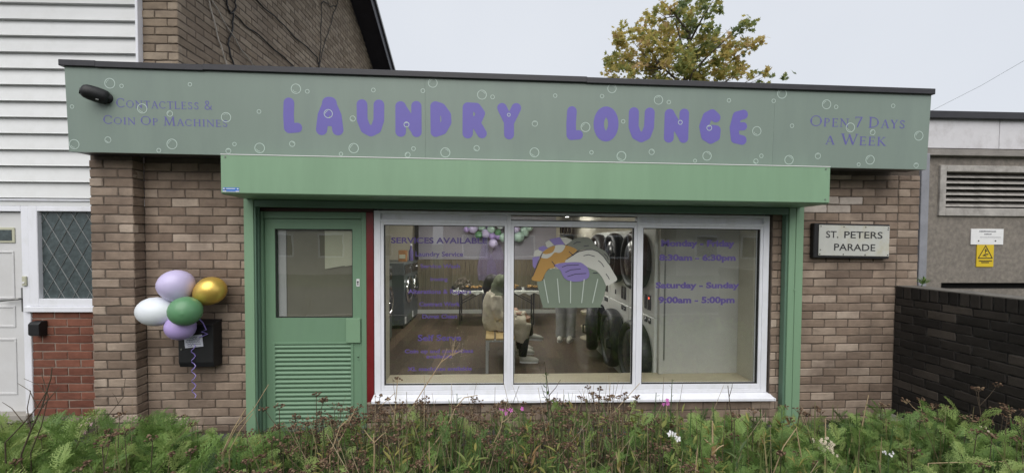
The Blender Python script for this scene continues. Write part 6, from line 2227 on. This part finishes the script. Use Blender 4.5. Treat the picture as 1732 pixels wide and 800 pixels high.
dried_plant((-1.848, -1.62, 0.055), (-1.853, -1.62, 0.74), 'dark branching dried stalk standing in the ferny green below the letter box', 5, 0.028, 9, 1)
dried_plant((-1.757, -1.5, 0.055), (-1.719, -1.5, 0.709), 'short dark dried stalk just right of the branching one', 2, 0.03, 9, 2)
dried_plant((-1.441, -1.62, 0.055), (-1.449, -1.62, 0.693), 'small brown dried head low in the green left of the door', 1, 0.026, 9, 3)
dried_plant((-1.294, -1.05, 0.055), (-1.32, -1.05, 0.69), 'brown dried stalk in front of the left edge of the louvres', 3, 0.03, 10, 4)
dried_plant((-1.081, -1.0, 0.055), (-1.115, -1.0, 0.743), 'tallest brown dried stalk in front of the door louvres', 4, 0.03, 12, 5)
dried_plant((-0.861, -1.05, 0.055), (-0.888, -1.05, 0.662), 'brown dried stalk before the right edge of the louvres', 3, 0.028, 10, 6)
dried_plant((-0.742, -0.95, 0.055), (-0.733, -0.95, 0.709), 'dark dried stalk with flat heads at the red door jamb', 3, 0.026, 8, 7)
dried_plant((-0.635, -0.95, 0.055), (-0.619, -0.95, 0.812), 'pale stemmed dried umbel overlapping the left window corner', 2, 0.03, 10, 8, 'straw')
dried_plant((-0.428, -0.95, 0.055), (-0.436, -0.95, 0.69), 'low dark dried heads along the window sill left of the first mullion', 4, 0.022, 6, 9)
dried_plant((0.707, -1.0, 0.055), (0.698, -1.0, 0.757), 'reddish dried stalk rising against the sill under the middle pane', 3, 0.026, 8, 10)
dried_plant((0.852, -1.0, 0.055), (0.863, -1.0, 0.712), 'broad red brown dried head below the second mullion', 2, 0.045, 18, 11)
dried_plant((2.068, -0.95, 0.055), (2.09, -0.95, 0.582), 'dark dried head at the foot of the right guide post', 3, 0.045, 14, 12)
dried_plant((3.154, -0.75, 0.055), (3.169, -0.75, 0.567), 'thin pale dried umbel against the dark wall, leftmost there', 4, 0.035, 9, 13, 'straw')
dried_plant((3.339, -0.75, 0.055), (3.304, -0.75, 0.512), 'brown dried umbel against the dark wall beside the leftmost one', 4, 0.03, 9, 14)
dried_plant((3.465, -0.95, 0.055), (3.375, -0.95, 0.711), 'tall dried umbel against the middle of the dark wall', 5, 0.035, 10, 15)
dried_plant((3.573, -1.0, 0.055), (3.527, -1.0, 0.583), 'brown dried umbel at the right edge against the dark wall', 4, 0.035, 10, 16)
dried_plant((-0.597, -1.75, 0.055), (-0.611, -1.75, 0.7), 'wide rusty dried head low at the front below the door', 2, 0.05, 22, 17)
dried_plant((-0.921, -1.85, 0.055), (-0.959, -1.85, 0.716), 'rusty dried head at the bottom left front of the bed', 2, 0.05, 22, 18)
straw([(-1.409, -1.45, 0.055), (-1.409, -1.45, 0.593), (-1.351, -1.45, 0.72), (-1.286, -1.45, 0.829)], 0.0042, 'pale straw stalk leaning right in front of the wall, the shortest of three', 'straw', [])
straw([(-1.416, -1.43, 0.055), (-1.416, -1.43, 0.586), (-1.348, -1.43, 0.72), (-1.255, -1.43, 0.82), (-1.181, -1.43, 0.945)], 0.0034, 'long pale straw stalk curving up to the green post', 'straw', [])
straw([(-1.361, -1.47, 0.055), (-1.361, -1.47, 0.615), (-1.306, -1.47, 0.719), (-1.242, -1.47, 0.808)], 0.0034, 'thin pale straw stalk leaning towards the green post', 'straw', [])
straw([(-0.838, -1.5, 0.055), (-0.838, -1.5, 0.596), (-0.786, -1.5, 0.743), (-0.717, -1.5, 0.81)], 0.0036, 'pale straw stalk slanting before the door louvres', 'straw', [])
straw([(-0.814, -1.45, 0.055), (-0.814, -1.45, 0.633), (-0.758, -1.45, 0.743), (-0.724, -1.45, 0.821)], 0.003, 'second pale straw stalk beside the slanting one', 'straw', [])
straw([(-0.558, -1.7, 0.055), (-0.558, -1.7, 0.61), (-0.555, -1.7, 0.723), (-0.558, -1.7, 0.799)], 0.0038, 'upright forked straw stalk below the red jamb', 'straw', [[(-0.555, -1.7, 0.757), (-0.585, -1.7, 0.794), (-0.601, -1.7, 0.819)], [(-0.555, -1.7, 0.757), (-0.522, -1.7, 0.79), (-0.5, -1.7, 0.807)]])
straw([(-0.288, -1.75, 0.055), (-0.288, -1.75, 0.633), (-0.291, -1.75, 0.716), (-0.291, -1.75, 0.782)], 0.0038, 'straight straw stump below the left pane', 'straw', [])
straw([(-0.47, -1.35, 0.055), (-0.47, -1.35, 0.411), (-0.322, -1.35, 0.575), (-0.25, -1.35, 0.674), (-0.208, -1.35, 0.774), (-0.158, -1.35, 0.833), (-0.083, -1.35, 0.846)], 0.0046, 'long bent straw stalk arching below the left pane', 'straw', [])
straw([(-0.855, -0.95, 0.055), (-0.855, -0.95, 0.536), (-0.741, -0.95, 0.619), (-0.634, -0.95, 0.719)], 0.004, 'thick straw stalk leaning across the sill corner', 'straw', [])
straw([(-0.561, -0.9, 0.055), (-0.561, -0.9, 0.557), (-0.452, -0.9, 0.734), (-0.343, -0.9, 0.904), (-0.28, -0.9, 0.951), (-0.194, -0.9, 0.982)], 0.0042, 'tall straw stalk crossing the left pane with a fluffy seed head', 'straw', [[(-0.343, -0.9, 0.904), (-0.319, -0.9, 0.951), (-0.304, -0.9, 0.991)]])
straw([(-0.065, -1.45, 0.055), (-0.065, -1.45, 0.459), (-0.002, -1.45, 0.603), (0.048, -1.45, 0.708), (0.051, -1.45, 0.763)], 0.0042, 'forked straw stalk below the first mullion', 'straw', [[(0.048, -1.45, 0.731), (0.08, -1.45, 0.753), (0.111, -1.45, 0.794)]])
straw([(0.588, -1.8, 0.055), (0.588, -1.8, 0.643), (0.576, -1.8, 0.698), (0.567, -1.8, 0.743)], 0.004, 'leaning straw stump below the second mullion', 'straw', [])
straw([(0.941, -1.8, 0.055), (0.941, -1.8, 0.636), (0.945, -1.8, 0.705), (0.95, -1.8, 0.755)], 0.0036, 'short straw stump below the right pane', 'straw', [])
straw([(1.126, -1.6, 0.055), (1.126, -1.6, 0.519), (1.13, -1.6, 0.673), (1.128, -1.6, 0.79)], 0.007, 'thick forked straw stalk below the right pane', 'straw', [[(1.13, -1.6, 0.661), (1.108, -1.6, 0.68), (1.089, -1.6, 0.698)], [(1.134, -1.6, 0.624), (1.164, -1.6, 0.654), (1.189, -1.6, 0.666)]])
straw([(1.527, -1.5, 0.055), (1.527, -1.5, 0.454), (1.58, -1.5, 0.6), (1.654, -1.5, 0.706)], 0.004, 'straw stalk slanting up to the right guide post', 'straw', [])
straw([(1.664, -1.55, 0.055), (1.664, -1.55, 0.48), (1.631, -1.55, 0.624), (1.612, -1.55, 0.723)], 0.0042, 'straw stalk bending back under the right guide post', 'straw', [])
straw([(1.817, -1.5, 0.055), (1.817, -1.5, 0.448), (1.817, -1.5, 0.596), (1.813, -1.5, 0.749)], 0.0055, 'thick straw stalk through the white flower head', 'straw', [])
straw([(2.622, -0.85, 0.055), (2.622, -0.85, 0.33), (2.648, -0.85, 0.492), (2.675, -0.85, 0.628)], 0.005, 'bare straw stalk before the brick wall under the street sign', 'straw', [])
straw([(0.833, -1.0, 0.055), (0.833, -1.0, 0.619), (0.782, -1.0, 0.58), (0.964, -1.0, 0.782)], 0.0036, 'straw stalk crossing the sill below the second mullion', 'straw', [])
straw([(2.41, -1.5, 0.055), (2.41, -1.5, 0.493), (2.651, -1.5, 0.495), (2.867, -1.5, 0.494)], 0.003, 'pale straw stalk lying flat at the right of the bed', 'straw', [])
straw([(-2.426, -1.5, 0.055), (-2.426, -1.5, 0.691), (-2.336, -1.5, 0.788), (-2.27, -1.5, 0.868), (-2.22, -1.5, 0.951)], 0.0035, 'bare dark twig leaning right at the left edge', 'stem_dark', [[(-2.336, -1.5, 0.788), (-2.39, -1.5, 0.863), (-2.434, -1.5, 0.894)], [(-2.27, -1.5, 0.868), (-2.304, -1.5, 0.951), (-2.359, -1.5, 0.988)]])
straw([(-2.406, -1.45, 0.055), (-2.406, -1.45, 0.605), (-2.357, -1.45, 0.727), (-2.303, -1.45, 0.842), (-2.253, -1.45, 0.994), (-2.246, -1.45, 1.049)], 0.0045, 'thicker bare dark twig in front of the red brick', 'stem_dark', [[(-2.303, -1.45, 0.842), (-2.249, -1.45, 0.908), (-2.214, -1.45, 0.948)], [(-2.357, -1.45, 0.727), (-2.371, -1.45, 0.843), (-2.352, -1.45, 0.934)]])
straw([(-2.392, -1.42, 0.055), (-2.392, -1.42, 0.599), (-2.336, -1.42, 0.737), (-2.298, -1.42, 0.892), (-2.33, -1.42, 1.015)], 0.003, 'thin bare dark twig beside the thicker one', 'stem_dark', [[(-2.298, -1.42, 0.892), (-2.348, -1.42, 0.954), (-2.417, -1.42, 0.986)]])
straw([(-2.541, -0.9, 0.055), (-2.541, -0.9, 0.508), (-2.463, -0.9, 0.584), (-2.377, -0.9, 0.69), (-2.36, -0.9, 0.813)], 0.0028, 'thin bare twig against the brick pier', 'stem_dark', [[(-2.407, -0.9, 0.652), (-2.421, -0.9, 0.691), (-2.442, -0.9, 0.722)]])
straw([(0.401, -1.0, 0.055), (0.401, -1.0, 0.508), (0.377, -1.0, 0.625), (0.36, -1.0, 0.761), (0.336, -1.0, 0.928)], 0.0045, 'dark upright weed stem rising in front of the middle pane', 'stem_dark', [[(0.368, -1.0, 0.71), (0.411, -1.0, 0.76), (0.441, -1.0, 0.811)], [(0.373, -1.0, 0.664), (0.334, -1.0, 0.711), (0.318, -1.0, 0.773)]])
straw([(1.59, -1.0, 0.055), (1.59, -1.0, 0.537), (1.572, -1.0, 0.649), (1.558, -1.0, 0.76)], 0.004, 'dark bare stem rising before the right pane', 'stem_dark', [[(1.567, -1.0, 0.681), (1.586, -1.0, 0.748), (1.589, -1.0, 0.783)]])

# ================================================================== HOUSES ACROSS THE ROAD (seen only as reflections in the glass)
MT['opp_brick'] = M('cream_render', (.52, .49, .43), 0.9, 0.1, 3, stain=(.33, .31, .27), stain_scale=1.2)
MT['opp_red'] = M('far_house_brick', (.22, .13, .09), 0.9, 0.2, 6)
MT['opp_roof'] = M('far_house_roof', (.10, .085, .08), 0.8, 0.2, 5)
for i, (x0, x1) in enumerate(((-15.0, -4.2), (-2.6, 8.2), (9.8, 20.6))):
    t = thing('terraced_house', ('cream rendered house across the road, left of three', 'brown brick and cream house across the road facing the shop', 'cream rendered house across the road, right of three')[i], 'house', ((x0 + x1) / 2, -21, 0))
    w_ = B(x0, x1, -25, -18, 2.6, 5.2).build('upper_wall', MT['opp_brick'], t)
    w_ = B(x0, x1, -25, -18, -.1, 2.6).build('lower_wall', MT['opp_red'] if i == 1 else MT['opp_brick'], t)
    MB().prism_x([(-25.4, 5.15), (-21.5, 7.6), (-17.6, 5.15)], x0 - .2, x1 + .2).build('roof', MT['opp_roof'], t)
    for k in range(4):
        for z0 in (.9, 3.3):
            xx = x0 + 1.0 + k * 2.5
            B(xx, xx + 1.3, -17.985, -17.94, z0, z0 + 1.2).build('window_frame', MT['upvc'], t)
            B(xx + .08, xx + 1.22, -17.938, -17.93, z0 + .08, z0 + 1.12).build('window_pane', MT['smoke_glass'], t)


def flower(base, head, label, cat, mat, n, size, spread, petals=5, seed=0, stem='stem_green', group='flowers in the bed', name='flower'):
    r = np.random.default_rng(seed)
    t = thing(name, label, cat, tuple(base), group)
    base, head = np.array(base, float), np.array(head, float)
    st = MB()
    st.tube([tuple(base), tuple((base + head) / 2 + r.normal(0, .01, 3)), tuple(head - np.array([0, 0, spread]))], [.003, .0026, .002], 5)
    fl_ = []
    for k in range(n):
        c = head + r.normal(0, 1, 3) * np.array([spread, spread * .7, spread * .6])
        st.tube([tuple(head - np.array([0, 0, spread])), tuple(c)], .0012, 4)
        m = MB()
        ax = np.array([r.normal(0, .4), -1.0, r.uniform(.1, .9)])
        ax /= np.linalg.norm(ax)
        u = np.cross(ax, [0, 0, 1.0]); u /= np.linalg.norm(u)
        v = np.cross(ax, u)
        for i in range(petals):
            a = 6.283 * i / petals + r.uniform(-.2, .2)
            d = u * math.cos(a) + v * math.sin(a)
            s = -u * math.sin(a) + v * math.cos(a)
            m.add([tuple(c), tuple(c + d * size * .55 + s * size * .34 + ax * size * .12), tuple(c + d * size + ax * size * .05), tuple(c + d * size * .55 - s * size * .34 + ax * size * .12)], [(0, 1, 2, 3)])
        m.build('bloom', mat, t)
    st.build('stem', MT[stem], t)
    return t


flower((.06, -1.1, .055), (.07, -1.1, .662), 'pink flowers left of the dark weed under the first mullion', 'flower', MT['pink'], 3, .016, .012, 5, 1)
flower((.15, -1.1, .055), (.122, -1.1, .655), 'small pink flower head right beside the first pink ones', 'flower', MT['pink'], 2, .015, .008, 5, 2)
flower((.20, -1.12, .055), (.19, -1.1, .668), 'third small pink flower nearest the dark weed stem', 'flower', MT['pink'], 2, .014, .008, 5, 3)
flower((1.12, -1.0, .055), (1.135, -1.0, .652), 'pink flowers in front of the sill under the right pane', 'flower', MT['pink'], 4, .015, .016, 5, 4)
flower((1.0, -1.4, .055), (1.012, -1.4, .622), 'three white flowers low in the green under the right pane', 'flower', MT['white_petal'], 3, .021, .018, 5, 5)
flower((-2.5, -1.0, .055), (-2.50, -1.0, .560), 'pale pink flower cluster in front of the brick pier', 'flower', MT['pale_pink'], 9, .014, .030, 5, 6)
flower((1.816, -1.505, .055), (1.816, -1.515, .610), 'large cream flower head beside the right guide post', 'flower', MT['cream_umbel'], 46, .010, .030, 5, 7)
flower((2.08, -1.6, .055), (2.078, -1.6, .604), 'small white umbel low in the green at the right', 'flower', MT['white_petal'], 9, .007, .012, 5, 8)
flower((3.05, -1.2, .055), (3.05, -1.2, .50), 'pale yellowish umbels low against the dark wall', 'flower', MT['cream_umbel'], 14, .009, .05, 5, 9)
# fluffy seed head on the tall straw stalk
sd_ = thing('seed_head', 'pale fluffy seed head hanging in front of the left window pane', 'seed head', (-.24, -.9, .96))
r = np.random.default_rng(4)
m = MB()
for k in range(70):
    c = np.array((-.238, -.9, 1.025)) + r.normal(0, 1, 3) * np.array([.032, .02, .045]) + np.array([.0006 * k, 0, -.0004 * k])
    for q in range(2):
        d = r.normal(0, 1, 3)
        d /= np.linalg.norm(d)
        e = np.cross(d, [0.3, 0.2, 1.0])
        m.add([tuple(c), tuple(c + d * .006 + e * .002), tuple(c + d * .011), tuple(c + d * .006 - e * .002)], [(0, 1, 2, 3)])
m.build('fluff', MT['seed'], sd_)['kind'] = 'stuff'
m = MB()
for k in range(16):
    c = np.array((-.238, -.9, 1.025)) + r.normal(0, 1, 3) * np.array([.032, .02, .045])
    m.tube([(-.268, -.9, .945), tuple((c + np.array((-.268, -.9, .945))) / 2), tuple(c)], [.0012, .0009, .0006], 3)
m.build('rays', MT['straw'], sd_)


def leafy(base, tip, label, n, L, seed, tone=.35):
    r = np.random.default_rng(seed)
    t = thing('leafy_weed', label, 'weed', tuple(base), 'single leafy weeds')
    base, tip = np.array(base, float), np.array(tip, float)
    MB().tube([tuple(base), tuple((base + tip) / 2), tuple(tip)], [.004, .0035, .002], 6).build('stem', MT['stem_green'], t)
    V = [(0, 0, 0), (.13, .35, .03), (.10, .7, .02), (0, 1, -.05), (-.10, .7, .02), (-.13, .35, .03)]
    F = [(0, 1, 2, 3), (0, 3, 4, 5)]
    f = np.clip(r.uniform(.25, 1.0, n), 0, 1)
    pos = base + (tip - base) * f[:, None]
    az, el = r.uniform(0, 6.283, n), np.radians(r.uniform(5, 65, n))
    d = np.stack([np.cos(az) * np.cos(el), np.sin(az) * np.cos(el), np.sin(el)], 1)
    s = np.stack([-np.sin(az), np.cos(az), np.zeros(n)], 1)
    rot = np.stack([s, d, np.cross(s, d)], axis=2)
    leaf_cloud('leaves', V, F, pos, rot, L * r.uniform(.6, 1.1, n) * (1.2 - .6 * f), np.clip(r.normal(tone, .12, n), 0, 1), MT['fern'], t)


leafy((.39, -1.0, .055), (.345, -1.0, .86), 'tall dark leafy weed in front of the middle pane', 34, .075, 1, .2)
leafy((-.235, -.95, .055), (-.232, -.95, .71), 'leafy weed tip overlapping the sill under the left pane', 30, .06, 2, .45)
leafy((1.05, -1.0, .055), (1.075, -1.0, .72), 'slender green weed before the sill under the right pane', 18, .05, 3, .35)
leafy((1.17, -.98, .055), (1.19, -.98, .80), 'thin weed reaching above the sill under the right pane', 14, .04, 4, .3)
leafy((2.90, -.72, .055), (2.90, -.72, .50), 'bright green weed at the foot of the brick wall near the dark wall', 26, .05, 5, .75)
leafy((3.86, -.10, 1.321), (3.87, -.11, 1.385), 'small green weed growing on top of the dark wall', 26, .07, 6, .6)
leafy((1.90, -.85, .055), (1.88, -.86, .52), 'green leafy weed at the base of the right guide post', 28, .06, 7, .4)
h_ = MB()
h_.ell((X3, Y3 + .005, 1.60), (.102, .102, .105), 16, 12)
h_.tube([(X3, Y3 + .06, 1.60), (X3, Y3 + .075, 1.50), (X3, Y3 + .07, 1.42)], [.075, .07, .045], 10)
remesh(h_.build('hair', MT['hair'], P3), .012, 2)
